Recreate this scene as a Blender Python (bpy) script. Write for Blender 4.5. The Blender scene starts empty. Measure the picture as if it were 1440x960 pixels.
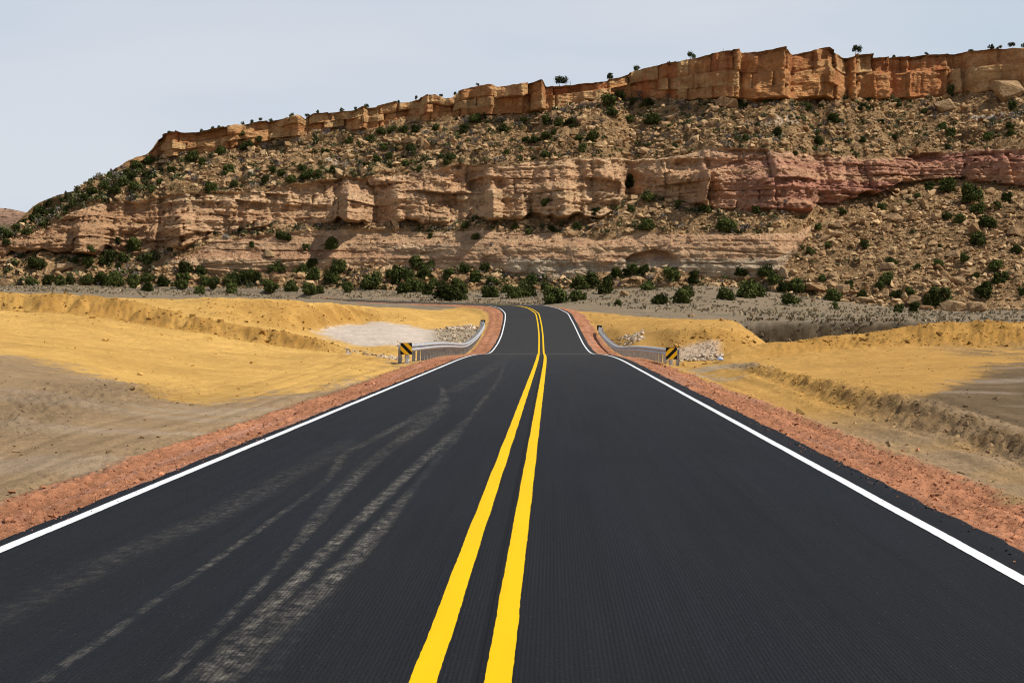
import bpy, bmesh, math, random
import numpy as np
from mathutils import Vector, Matrix

random.seed(7)
rng = np.random.default_rng(11)
scene = bpy.context.scene
COL = scene.collection

# ------------------------------------------------------------------ camera, sky, sun, exposure
F, CX, HY, ZC = 2000.0, 720.0, 405.0, 1.73       # focal length in photo pixels, centre column, horizon row, eye height
cam_d = bpy.data.cameras.new('camera')
cam_d.lens = 50.0
cam_d.sensor_width = 36.0
cam_d.shift_y = -75.0 / 1440.0
cam_d.clip_start = 0.1
cam_d.clip_end = 20000
cam = bpy.data.objects.new('camera', cam_d)
COL.objects.link(cam)
cam.location = (0, 0, ZC)
cam.rotation_euler = (math.radians(90), 0, 0)
scene.camera = cam

SUN_AZ, SUN_EL = 105.0, 51.0                       # azimuth clockwise from the view direction
w = bpy.data.worlds.new('World')
scene.world = w
w.use_nodes = True
nt = w.node_tree
nt.nodes.clear()
N = nt.nodes.new
out = N('ShaderNodeOutputWorld'); bg = N('ShaderNodeBackground')
sky = N('ShaderNodeTexSky'); sky.sky_type = 'NISHITA'; sky.sun_disc = False
sky.sun_elevation = math.radians(SUN_EL); sky.sun_rotation = math.radians(SUN_AZ)
sky.altitude = 1900; sky.dust_density = 1.5; sky.air_density = 1.0
tc = N('ShaderNodeTexCoord')
mp = N('ShaderNodeMapping'); mp.inputs['Scale'].default_value = (1.0, 1.0, 4.2)
mp.inputs['Rotation'].default_value = (0, math.radians(9), 0)
nz = N('ShaderNodeTexNoise'); nz.inputs['Scale'].default_value = 2.1; nz.inputs['Detail'].default_value = 6; nz.inputs['Roughness'].default_value = 0.42
rp = N('ShaderNodeValToRGB')
rp.color_ramp.elements[0].position = 0.30; rp.color_ramp.elements[0].color = (5.2, 6.3, 7.4, 1)
rp.color_ramp.elements[1].position = 0.62; rp.color_ramp.elements[1].color = (7.1, 7.4, 8.0, 1)
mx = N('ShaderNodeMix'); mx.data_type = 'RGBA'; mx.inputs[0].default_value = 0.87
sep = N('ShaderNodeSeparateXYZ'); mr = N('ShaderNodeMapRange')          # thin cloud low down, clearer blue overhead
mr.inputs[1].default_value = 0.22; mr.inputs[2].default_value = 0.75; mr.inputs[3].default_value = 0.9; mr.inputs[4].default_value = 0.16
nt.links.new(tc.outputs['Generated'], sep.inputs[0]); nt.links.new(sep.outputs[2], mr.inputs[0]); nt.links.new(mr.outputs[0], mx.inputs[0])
nt.links.new(tc.outputs['Generated'], mp.inputs['Vector'])
nt.links.new(mp.outputs[0], nz.inputs['Vector'])
nt.links.new(nz.outputs[0], rp.inputs[0])
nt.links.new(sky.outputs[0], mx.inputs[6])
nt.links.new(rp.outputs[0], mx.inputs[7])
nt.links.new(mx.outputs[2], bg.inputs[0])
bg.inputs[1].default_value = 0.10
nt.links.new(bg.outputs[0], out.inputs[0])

sl = bpy.data.lights.new('sun', 'SUN')
sl.energy = 5.0; sl.angle = math.radians(0.6); sl.color = (1.0, 0.955, 0.88)
so = bpy.data.objects.new('sun', sl)
COL.objects.link(so)
az, el = math.radians(SUN_AZ), math.radians(SUN_EL)
sdir = Vector((math.sin(az) * math.cos(el), math.cos(az) * math.cos(el), math.sin(el)))
so.rotation_euler = sdir.to_track_quat('Z', 'Y').to_euler()
so.location = (60, -20, 90)
scene.view_settings.view_transform = 'Standard'
scene.view_settings.look = 'None'
scene.view_settings.exposure = 0.0
scene.view_settings.gamma = 1.0
scene.view_settings.use_curve_mapping = False
scene.cycles.filter_width = 1.05
scene.cycles.max_bounces = 4
scene.cycles.diffuse_bounces = 3

# ------------------------------------------------------------------ numpy noise
_perm = rng.permutation(256).astype(np.int32)
_perm = np.concatenate([_perm, _perm, _perm])
_g = rng.normal(size=(256, 3)).astype(np.float32)
_g /= np.linalg.norm(_g, axis=1, keepdims=True)


def perlin(x, y, z=None, seed=0):
    x = np.asarray(x, np.float32); y = np.asarray(y, np.float32)
    z = np.zeros_like(x) if z is None else np.asarray(z, np.float32)
    x, y, z = np.broadcast_arrays(x, y, z)
    x = x + 17.3 * seed; y = y - 9.1 * seed; z = z + 5.7 * seed
    xi, yi, zi = np.floor(x), np.floor(y), np.floor(z)
    xf, yf, zf = x - xi, y - yi, z - zi
    xi = xi.astype(np.int32) & 255; yi = yi.astype(np.int32) & 255; zi = zi.astype(np.int32) & 255
    u = xf * xf * xf * (xf * (xf * 6 - 15) + 10)
    v = yf * yf * yf * (yf * (yf * 6 - 15) + 10)
    ww = zf * zf * zf * (zf * (zf * 6 - 15) + 10)
    r = np.zeros_like(xf)
    for i in (0, 1):
        a = _perm[xi + i]
        wu = u if i else 1 - u
        for j in (0, 1):
            b = _perm[a + yi + j]
            wv = v if j else 1 - v
            for k in (0, 1):
                h = _perm[b + zi + k] & 255
                gg = _g[h]
                r += wu * wv * (ww if k else 1 - ww) * (gg[..., 0] * (xf - i) + gg[..., 1] * (yf - j) + gg[..., 2] * (zf - k))
    return r * 1.5


def fbm(x, y, z=None, octv=4, seed=0, gain=0.5):
    r = 0; a = 1; f = 1
    x = np.asarray(x, np.float32); y = np.asarray(y, np.float32)
    for o in range(octv):
        r = r + a * perlin(x * f, y * f, None if z is None else np.asarray(z, np.float32) * f, seed + o)
        a *= gain; f *= 2.03
    return r


def worley(x, y, seed=0, jit=0.9):
    """first and second distance and a random number per cell"""
    xi = np.floor(x).astype(np.int32); yi = np.floor(y).astype(np.int32)
    f1 = np.full(x.shape, 9.0, np.float32); f2 = f1.copy(); cid = np.zeros(x.shape, np.float32)
    tab = np.random.default_rng(seed + 91).random((256, 3)).astype(np.float32)
    for dx in (-1, 0, 1):
        for dy in (-1, 0, 1):
            cx, cy = xi + dx, yi + dy
            h = _perm[_perm[cx & 255] + (cy & 255)] & 255
            px_ = cx + 0.5 + (tab[h, 0] - 0.5) * jit; py_ = cy + 0.5 + (tab[h, 1] - 0.5) * jit
            d = np.sqrt((px_ - x) ** 2 + (py_ - y) ** 2)
            near = d < f1
            f2 = np.where(near, f1, np.minimum(f2, d))
            cid = np.where(near, tab[h, 2], cid)
            f1 = np.where(near, d, f1)
    return f1, f2, cid


def gauss(a, s, axis):
    r = int(max(1, round(3 * s)))
    k = np.exp(-0.5 * (np.arange(-r, r + 1) / s) ** 2); k /= k.sum()
    pad = [(0, 0)] * a.ndim; pad[axis] = (r, r)
    p = np.pad(a, pad, mode='edge')
    n = a.shape[axis]
    res = 0
    for i, kv in enumerate(k):
        sl_ = [slice(None)] * a.ndim; sl_[axis] = slice(i, i + n)
        res = res + kv * p[tuple(sl_)]
    return res


def sstep(a, b, x):
    t = np.clip((x - a) / (b - a), 0, 1)
    return t * t * (3 - 2 * t)


def mixc(c, d, f):
    return c * (1 - f[..., None]) + np.asarray(d, np.float32) * f[..., None]


# ------------------------------------------------------------------ mesh and object helpers
def np_mesh(name, V, Fq, col=None, uv=None, flat=False):
    V = np.ascontiguousarray(V, np.float32).reshape(-1, 3)
    Fq = np.ascontiguousarray(Fq, np.int32)
    k = Fq.shape[1]
    me = bpy.data.meshes.new(name)
    me.vertices.add(len(V)); me.vertices.foreach_set('co', V.ravel())
    me.loops.add(Fq.size); me.loops.foreach_set('vertex_index', Fq.ravel())
    me.polygons.add(len(Fq)); me.polygons.foreach_set('loop_start', np.arange(len(Fq), dtype=np.int32) * k)
    me.update(calc_edges=True)
    if flat:
        me.shade_flat()
    if col is not None:
        at = me.attributes.new('Col', 'FLOAT_COLOR', 'POINT')
        c4 = np.ones((len(V), 4), np.float32); c4[:, :3] = np.asarray(col, np.float32).reshape(-1, 3)
        at.data.foreach_set('color', c4.ravel())
    if uv is not None:
        l = me.uv_layers.new(name='UVMap')
        uvv = np.asarray(uv, np.float32).reshape(-1, 2)[Fq.ravel()]
        l.uv.foreach_set('vector', uvv.ravel())
    return me


def grid_faces(r, c):
    i = np.arange(r * c).reshape(r, c)
    return np.stack([i[:-1, :-1], i[:-1, 1:], i[1:, 1:], i[1:, :-1]], -1).reshape(-1, 4)


def link(name, me, mat=None, parent=None, loc=None):
    o = bpy.data.objects.new(name, me)
    COL.objects.link(o)
    if mat is not None and me is not None and not me.materials:
        me.materials.append(mat)
    if parent is not None:
        o.parent = parent
    if loc is not None:
        o.location = loc
    return o


def tag(o, label, cat=None, group=None, kind=None):
    if label: o['label'] = label
    if cat: o['category'] = cat
    if group: o['group'] = group
    if kind: o['kind'] = kind
    return o


def empty(name, loc, label, cat, group=None, rz=0.0):
    o = bpy.data.objects.new(name, None)
    o.empty_display_size = 0.3
    COL.objects.link(o)
    o.location = loc; o.rotation_euler = (0, 0, rz)
    return tag(o, label, cat, group)


# ------------------------------------------------------------------ materials
def new_mat(name):
    m = bpy.data.materials.new(name); m.use_nodes = True
    t = m.node_tree
    b = t.nodes['Principled BSDF']
    b.inputs['Roughness'].default_value = 0.9
    b.inputs['Specular IOR Level'].default_value = 0.06
    return m, t, b


def node(t, typ, **kw):
    n = t.nodes.new(typ)
    for k, v in kw.items():
        if k in ('op',): n.operation = v
        elif k == 'dt': n.data_type = v
        elif k == 'bt': n.blend_type = v
        else: n.inputs[k].default_value = v
    return n


def noise_fac(t, vec, scale, detail=4, rough=0.55):
    n = node(t, 'ShaderNodeTexNoise', Scale=scale, Detail=detail, Roughness=rough)
    if vec is not None: t.links.new(vec, n.inputs['Vector'])
    return n.outputs[0]


def maprange(t, src, a, b, c, d):
    n = node(t, 'ShaderNodeMapRange'); n.inputs[1].default_value = a; n.inputs[2].default_value = b
    n.inputs[3].default_value = c; n.inputs[4].default_value = d
    t.links.new(src, n.inputs[0])
    return n.outputs[0]


def math_(t, op, a, b=None, c=None):
    n = node(t, 'ShaderNodeMath', op=op)
    for i, v in enumerate((a, b, c)):
        if v is None: continue
        if isinstance(v, (int, float)): n.inputs[i].default_value = v
        else: t.links.new(v, n.inputs[i])
    return n.outputs[0]


def mix_col(t, fac, a, b, bt='MIX'):
    n = node(t, 'ShaderNodeMix', dt='RGBA'); n.blend_type = bt
    for i, v in ((0, fac), (6, a), (7, b)):
        if isinstance(v, (int, float)): n.inputs[i].default_value = v
        elif isinstance(v, tuple): n.inputs[i].default_value = (*v, 1) if len(v) == 3 else v
        else: t.links.new(v, n.inputs[i])
    return n.outputs[2]


def bump(t, b, h, strength, dist):
    n = node(t, 'ShaderNodeBump', Strength=strength, Distance=dist)
    t.links.new(h, n.inputs['Height'])
    t.links.new(n.outputs[0], b.inputs['Normal'])
    return n


def attr_mat(name, scales, amp, bumps, rough=0.97, spec=0.04):
    """vertex colour times procedural mottling; bumps = [(scale, weight)], strength, distance"""
    m, t, b = new_mat(name)
    a = node(t, 'ShaderNodeAttribute'); a.attribute_name = 'Col'
    pos = node(t, 'ShaderNodeNewGeometry').outputs['Position']
    f = None
    for s, wgt in scales:
        v = math_(t, 'MULTIPLY', math_(t, 'SUBTRACT', noise_fac(t, pos, s, 5, 0.62), 0.5), wgt * 2)
        f = v if f is None else math_(t, 'ADD', f, v)
    f = math_(t, 'ADD', math_(t, 'MULTIPLY', f, amp), 1.0)
    comb = node(t, 'ShaderNodeCombineColor')
    for i in range(3): t.links.new(f, comb.inputs[i])
    c = mix_col(t, 1.0, a.outputs['Color'], comb.outputs[0], 'MULTIPLY')
    t.links.new(c, b.inputs['Base Color'])
    h = None
    for s, wgt in bumps[0]:
        v = math_(t, 'MULTIPLY', noise_fac(t, pos, s, 6, 0.6), wgt)
        h = v if h is None else math_(t, 'ADD', h, v)
    bump(t, b, h, bumps[1], bumps[2])
    b.inputs['Roughness'].default_value = rough
    b.inputs['Specular IOR Level'].default_value = spec
    return m


M_ground = attr_mat('soil', [(0.35, 0.5), (3.0, 0.5), (24.0, 0.8)], 0.55, ([(2.0, 0.5), (9.0, 0.35), (45.0, 0.22)], 0.75, 0.16))
M_mesa = attr_mat('sandstone', [(0.25, 0.5), (1.1, 0.8), (5.0, 0.6)], 0.75, ([(0.7, 1.0), (2.5, 0.6), (8.0, 0.2)], 0.9, 1.1))
M_rubble = attr_mat('rubble_stone', [(1.5, 0.6), (7.0, 0.5)], 0.6, ([(3.0, 0.6), (12.0, 0.3)], 0.6, 0.15))
M_gravel = attr_mat('gravel_stone', [(20.0, 0.6)], 0.5, ([(30.0, 0.6)], 0.4, 0.02))

m, t, b = new_mat('boulder_stone'); M_boulder = m
oi = node(t, 'ShaderNodeObjectInfo')
tcn = node(t, 'ShaderNodeTexCoord').outputs['Object']
pos = node(t, 'ShaderNodeNewGeometry').outputs['Position']
rmp = node(t, 'ShaderNodeValToRGB')
rmp.color_ramp.elements[0].color = (0.30, 0.175, 0.085, 1); rmp.color_ramp.elements[1].color = (0.42, 0.28, 0.15, 1)
e = rmp.color_ramp.elements.new(0.5); e.color = (0.37, 0.235, 0.12, 1)
t.links.new(oi.outputs['Random'], rmp.inputs[0])
f = maprange(t, noise_fac(t, pos, 1.3, 6, 0.65), 0.25, 0.75, 0.55, 1.3)
cc = node(t, 'ShaderNodeCombineColor')
for i in range(3): t.links.new(f, cc.inputs[i])
t.links.new(mix_col(t, 1.0, rmp.outputs[0], cc.outputs[0], 'MULTIPLY'), b.inputs['Base Color'])
bump(t, b, noise_fac(t, pos, 1.8, 8, 0.65), 0.9, 0.5)

m, t, b = new_mat('juniper_foliage'); M_leaf = m
a = node(t, 'ShaderNodeAttribute'); a.attribute_name = 'Col'
oi = node(t, 'ShaderNodeObjectInfo')
f = maprange(t, oi.outputs['Random'], 0, 1, 0.6, 1.6)
cc = node(t, 'ShaderNodeCombineColor')
for i in range(3): t.links.new(f, cc.inputs[i])
t.links.new(mix_col(t, 1.0, a.outputs['Color'], cc.outputs[0], 'MULTIPLY'), b.inputs['Base Color'])
b.inputs['Roughness'].default_value = 0.9
b.inputs['Specular IOR Level'].default_value = 0.03

m, t, b = new_mat('bark'); M_bark = m
pos = node(t, 'ShaderNodeNewGeometry').outputs['Position']
t.links.new(mix_col(t, noise_fac(t, pos, 6.0), (0.06, 0.045, 0.035), (0.16, 0.125, 0.10)), b.inputs['Base Color'])
m, t, b = new_mat('bare_twigs'); M_twig = m
pos = node(t, 'ShaderNodeNewGeometry').outputs['Position']
t.links.new(mix_col(t, noise_fac(t, pos, 1.5), (0.075, 0.062, 0.055), (0.17, 0.145, 0.13)), b.inputs['Base Color'])

# asphalt: UV = (metres right of the centre line, metres along the road)
m, t, b = new_mat('fresh_asphalt'); M_road = m
uv = node(t, 'ShaderNodeUVMap').outputs[0]
sx = node(t, 'ShaderNodeSeparateXYZ'); t.links.new(uv, sx.inputs[0])
U, V_ = sx.outputs[0], sx.outputs[1]


def comb_uv(t, u, v, su, sv, ou=0.0):
    c = node(t, 'ShaderNodeCombineXYZ')
    t.links.new(math_(t, 'MULTIPLY_ADD', u, su, ou), c.inputs[0])
    t.links.new(math_(t, 'MULTIPLY', v, sv), c.inputs[1])
    return c.outputs[0]


fine = noise_fac(t, comb_uv(t, U, V_, 1, 1), 48, 4, 0.75)
vor = node(t, 'ShaderNodeTexVoronoi', Scale=55.0); t.links.new(comb_uv(t, U, V_, 1, 1), vor.inputs['Vector'])
mid = noise_fac(t, comb_uv(t, U, V_, 1, 0.25), 1.1, 5, 0.6)
streak = noise_fac(t, comb_uv(t, U, V_, 1, 0.012), 9.0, 5, 0.65)
warp = math_(t, 'MULTIPLY', noise_fac(t, comb_uv(t, U, V_, 1, 0.3), 2.0, 2), 0.10)
rib = math_(t, 'SINE', math_(t, 'MULTIPLY', math_(t, 'ADD', U, math_(t, 'MULTIPLY', warp, 0.10)), 2 * math.pi / 0.025))
bead = noise_fac(t, comb_uv(t, U, V_, 40.0, 14.0), 1.0, 2, 0.6)
rib = math_(t, 'MULTIPLY', rib, maprange(t, V_, 9.0, 19.0, 0.8, 0.0))
rib = math_(t, 'ADD', rib, math_(t, 'MULTIPLY', math_(t, 'SUBTRACT', bead, 0.5), 2.8))
ribm = math_(t, 'MULTIPLY', rib, maprange(t, mid, 0.35, 0.65, 0.5, 1.0))
lum = math_(t, 'ADD', math_(t, 'MULTIPLY', math_(t, 'SUBTRACT', fine, 0.5), 2.8), math_(t, 'MULTIPLY', math_(t, 'SUBTRACT', streak, 0.5), 1.1))
lum = math_(t, 'ADD', lum, math_(t, 'MULTIPLY', math_(t, 'SUBTRACT', mid, 0.5), 0.7))
lum = math_(t, 'ADD', lum, math_(t, 'MULTIPLY', ribm, 0.24))
lum = math_(t, 'MAXIMUM', math_(t, 'ADD', lum, 1.0), 0.25)
cc = node(t, 'ShaderNodeCombineColor')
for i in range(3): t.links.new(lum, cc.inputs[i])
hue = maprange(t, noise_fac(t, comb_uv(t, U, V_, 1, 0.06), 1.4, 3), 0.4, 0.62, 0, 1)
base = mix_col(t, 1.0, mix_col(t, hue, (0.0082, 0.0100, 0.0132), (0.0104, 0.0105, 0.0120)), cc.outputs[0], 'MULTIPLY')
# light specks of aggregate
sp = maprange(t, vor.outputs['Color'], 0.0, 1.0, 0.0, 1.0)
spk = math_(t, 'MULTIPLY', math_(t, 'GREATER_THAN', sp, 0.90), math_(t, 'LESS_THAN', vor.outputs['Distance'], 0.35))
base = mix_col(t, math_(t, 'MULTIPLY', spk, 0.24), base, (0.16, 0.145, 0.12))
# dust trails left by tyres: (centre offset polynomial, half width, start, end, strength)
dust = None
ripple = maprange(t, noise_fac(t, comb_uv(t, U, V_, 4.0, 4.0), 1.7, 5, 0.8), 0.41, 0.60, 0.03, 1.0)
grit = maprange(t, noise_fac(t, comb_uv(t, U, V_, 8.0, 2.0), 3.0, 4, 0.7), 0.36, 0.7, 0.1, 1.0)
patch = maprange(t, noise_fac(t, comb_uv(t, U, V_, 2.5, 0.5), 1.1, 3, 0.6), 0.36, 0.58, 0.3, 1.0)


def curve(t, src, pts, ymin, ymax):
    n = node(t, 'ShaderNodeFloatCurve')
    c = n.mapping.curves[0]
    n.mapping.extend = 'HORIZONTAL'
    for i, (x, y) in enumerate(pts):
        p_ = (x / 110.0, (y - ymin) / (ymax - ymin))
        if i < 2: c.points[i].location = p_
        else: c.points.new(*p_)
    n.mapping.update()
    t.links.new(math_(t, 'DIVIDE', src, 110.0), n.inputs['Value'])
    return math_(t, 'MULTIPLY_ADD', n.outputs[0], ymax - ymin, ymin)


def trail(path, widths, strength):
    """path: (metres along, metres across); widths and strengths the same way"""
    c = curve(t, V_, path, -4.0, 4.0)
    hw = curve(t, V_, widths, 0.0, 1.0)
    dist = math_(t, 'ABSOLUTE', math_(t, 'SUBTRACT', math_(t, 'ADD', U, math_(t, 'MULTIPLY', math_(t, 'SUBTRACT', edge_n, 0.5), 0.10)), c))
    q = math_(t, 'DIVIDE', dist, math_(t, 'MULTIPLY', hw, 0.88))
    wv = maprange(t, q, 0.35, 1.0, 1.0, 0.0)
    return math_(t, 'MULTIPLY', wv, curve(t, V_, strength, 0.0, 1.0))


edge_n = noise_fac(t, comb_uv(t, U, V_, 6.0, 1.6), 1.6, 4, 0.7)
for args in (([(3, -1.25), (7.5, -1.21), (11, -1.19), (15.5, -1.13), (18.2, -1.09), (21, -1.02), (26, -0.97)], [(3, .10), (12, .09), (22, .14)], [(3, .7), (6, 1), (15, .95), (20, .6), (23, .5), (25, 0)]),
             ([(3, -1.05), (7.6, -1.08), (9.1, -.99), (10.5, -.95), (14.7, -.93)], [(3, .12), (9, .13), (14, .08)], [(3, .45), (6.5, .7), (9, .9), (12, .75), (15.5, 0)]),
             ([(3, -1.33), (6.9, -1.37), (9.4, -1.41), (11.6, -1.50), (14.5, -1.64), (18, -1.70), (23.4, -1.67), (29.3, -1.77), (33, -2.0), (36, -2.25), (41, -2.8)], [(3, .05), (10, .05), (13, .12), (20, .16), (27, .28), (33, .16), (40, .07)], [(3, .5), (10, .6), (18, .55), (30, .5), (34, .6), (38, .3), (41, 0)]),
             ([(3, -1.98), (8, -1.945), (13, -1.925), (15, -1.93), (17, -2.06), (18.2, -2.17), (21.2, -2.1), (27, -1.9), (30, -1.85)], [(3, .07), (12, .055), (18, .10), (30, .2)], [(3, .5), (9, .6), (14, .4), (18, .45), (24, .4), (30, 0)]),
             ([(3, -2.66), (10, -2.70), (12.7, -2.51), (16, -2.46), (20, -2.4)], [(3, .2), (20, .3)], [(3, .22), (14, .24), (21, 0)]),
             ([(20, -.90), (23, -.94), (28, -.98), (42, -1.06), (58, -1.37), (75, -1.5)], [(20, .09), (40, .10), (75, .2)], [(20, 0), (22, .45), (45, .4), (60, .3), (80, 0)]),
             ([(34, -1.95), (58, -1.66), (100, -1.3)], [(34, .35), (58, .55), (100, .8)], [(34, 0), (38, .34), (60, .34), (90, .2), (100, 0)])):
    tr = trail(*args)
    dust = tr if dust is None else math_(t, 'MAXIMUM', dust, tr)
groove = maprange(t, rib, -1.0, 1.2, 0.6, 1.0)
dust = math_(t, 'MULTIPLY', dust, groove)
dust = math_(t, 'MULTIPLY', math_(t, 'MULTIPLY', dust, ripple), math_(t, 'MULTIPLY', grit, patch))
# pale dust drifted across the road in the dip, and a general film
band = math_(t, 'MULTIPLY', maprange(t, V_, 80, 94, 0, 1), maprange(t, V_, 98, 104, 1, 0))
dust = math_(t, 'MAXIMUM', dust, math_(t, 'MULTIPLY', band, 0.14))
dust = math_(t, 'MAXIMUM', dust, maprange(t, V_, 18, 90, 0.0, 0.055))
base = mix_col(t, math_(t, 'MULTIPLY', dust, 0.82), base, (0.44, 0.385, 0.305))
# the longitudinal joint between the two yellow lines
jt = maprange(t, math_(t, 'ABSOLUTE', math_(t, 'SUBTRACT', U, math_(t, 'ADD', math_(t, 'MULTIPLY', streak, 0.03), 0.115))), 0.008, 0.035, 1, 0)
base = mix_col(t, math_(t, 'MULTIPLY', jt, 0.7), base, (0.005, 0.005, 0.006))
t.links.new(base, b.inputs['Base Color'])
b.inputs['Roughness'].default_value = 0.8
b.inputs['Specular IOR Level'].default_value = 0.13
hh = math_(t, 'ADD', math_(t, 'MULTIPLY', fine, 0.9), math_(t, 'ADD', math_(t, 'MULTIPLY', ribm, 0.16), math_(t, 'MULTIPLY', jt, -0.8)))
bump(t, b, hh, 0.8, 0.014)


def paint(name, colr, worn):
    m, t, b = new_mat(name)
    uv = node(t, 'ShaderNodeUVMap').outputs[0]
    s = node(t, 'ShaderNodeSeparateXYZ'); t.links.new(uv, s.inputs[0])
    n1 = noise_fac(t, comb_uv(t, s.outputs[0], s.outputs[1], 1, 0.4), 14, 6, 0.75)
    n2 = noise_fac(t, comb_uv(t, s.outputs[0], s.outputs[1], 1, 1), 70, 3, 0.7)
    k = math_(t, 'MULTIPLY', maprange(t, n1, 0.60, 0.72, 0, 1), worn)
    k = math_(t, 'ADD', k, maprange(t, n2, 0.66, 0.8, 0, 0.35))
    c2 = tuple(v * 0.45 for v in colr)
    c = mix_col(t, k, colr, c2)
    t.links.new(mix_col(t, maprange(t, noise_fac(t, comb_uv(t, s.outputs[0], s.outputs[1], 1, 0.1), 3, 4), 0.3, 0.7, 0, 0.2), c, c2), b.inputs['Base Color'])
    bump(t, b, n2, 0.4, 0.006)
    b.inputs['Roughness'].default_value = 0.6
    return m


M_white = paint('white_road_paint', (0.74, 0.74, 0.73), 0.5)
M_yellow = paint('yellow_road_paint', (0.78, 0.47, 0.0), 0.35)

m, t, b = new_mat('galvanised_steel'); M_steel = m
pos = node(t, 'ShaderNodeNewGeometry').outputs['Position']
t.links.new(mix_col(t, maprange(t, noise_fac(t, pos, 3.0, 5), 0.3, 0.7, 0, 1), (0.42, 0.42, 0.42), (0.60, 0.60, 0.59)), b.inputs['Base Color'])
b.inputs['Metallic'].default_value = 0.45; b.inputs['Roughness'].default_value = 0.55
b.inputs['Specular IOR Level'].default_value = 0.5
m, t, b = new_mat('post_steel'); M_post = m
pos = node(t, 'ShaderNodeNewGeometry').outputs['Position']
t.links.new(mix_col(t, maprange(t, noise_fac(t, pos, 5.0, 5), 0.35, 0.7, 0, 1), (0.34, 0.33, 0.32), (0.52, 0.51, 0.49)), b.inputs['Base Color'])
b.inputs['Roughness'].default_value = 0.6
m, t, b = new_mat('black_plastic'); M_black = m
pos = node(t, 'ShaderNodeNewGeometry').outputs['Position']
t.links.new(mix_col(t, noise_fac(t, pos, 9.0), (0.012, 0.012, 0.012), (0.035, 0.033, 0.03)), b.inputs['Base Color'])
m, t, b = new_mat('white_sack'); M_sack = m
pos = node(t, 'ShaderNodeNewGeometry').outputs['Position']
t.links.new(mix_col(t, maprange(t, noise_fac(t, pos, 4.0), 0.4, 0.6, 0, 1), (0.72, 0.74, 0.78), (0.28, 0.36, 0.55)), b.inputs['Base Color'])


def stripes(name, sgn):
    m, t, b = new_mat(name)
    oc = node(t, 'ShaderNodeTexCoord').outputs['Object']
    s = node(t, 'ShaderNodeSeparateXYZ'); t.links.new(oc, s.inputs[0])
    wv = math_(t, 'ADD', math_(t, 'MULTIPLY', s.outputs[0], sgn), s.outputs[2])      # along the diagonal, metres
    fr = math_(t, 'FRACT', math_(t, 'ADD', math_(t, 'MULTIPLY', math_(t, 'ADD', wv, 0.30), 1 / 0.40), 10.0))
    k = math_(t, 'LESS_THAN', fr, 0.52)
    n = noise_fac(t, oc, 12, 4)
    ye = mix_col(t, n, (0.80, 0.43, 0.012), (0.62, 0.33, 0.02))
    t.links.new(mix_col(t, k, (0.013, 0.012, 0.012), ye), b.inputs['Base Color'])
    b.inputs['Roughness'].default_value = 0.4
    return m


# ------------------------------------------------------------------ road centre line
yy = np.arange(-60, 163.01, 0.5)
xc = np.interp(yy, [-60, 0, 60, 69.5, 101, 122, 135, 150, 163], [-2.15, -0.5, 1.15, 1.38, 2.02, 2.44, 2.69, 2.86, 2.93])
zc_ = np.interp(yy, [-60, 0, 64, 72, 80, 88, 96, 101, 106, 111, 122, 135, 150, 163], [1.41, 0, -1.49, -1.73, -2.02, -2.355, -2.72, -2.92, -3.04, -3.08, -3.05, -2.73, -2.08, -1.52])
R_ = 160.0
th = np.arange(0.5 / R_, math.radians(62), 0.5 / R_)
xa = 2.93 - R_ * (1 - np.cos(th)); ya = 163 + R_ * np.sin(th)
ex = np.arange(0.5, 140, 0.5)
xa = np.concatenate([xa, xa[-1] - ex * math.cos(math.radians(28))]); ya = np.concatenate([ya, ya[-1] + ex * math.sin(math.radians(28)) * 0.6])
pxa = CX + F * xa / ya
pya = np.interp(pxa, [-400, 100, 250, 400, 475, 560, 622, 683, 729, 745, 757], [409, 412, 415.5, 418, 421, 424.7, 426.2, 427.6, 429.7, 433.5, 442])
za = ZC - (pya - HY) / F * ya
RX = np.concatenate([xc, xa]); RY = np.concatenate([yy, ya]); RZ = np.concatenate([zc_, za])
RX = gauss(RX, 8, 0); RZ = gauss(RZ, 5, 0)
RX[:20] = np.interp(yy[:20], [-60, 0], [-2.15, -0.5]); RZ[:20] = -0.0235 * yy[:20]
S_ = np.concatenate([[0], np.cumsum(np.hypot(np.diff(RX), np.diff(RY)))]) - 60.0
TX = np.gradient(RX, S_); TY = np.gradient(RY, S_)
tl = np.hypot(TX, TY); TX /= tl; TY /= tl


def road_pt(s, lat, dz=0.0):
    x = np.interp(s, S_, RX) + np.interp(s, S_, TY) * lat
    y = np.interp(s, S_, RY) - np.interp(s, S_, TX) * lat
    z = np.interp(s, S_, RZ) + dz
    return np.stack(np.broadcast_arrays(x, y, z), -1)


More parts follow.
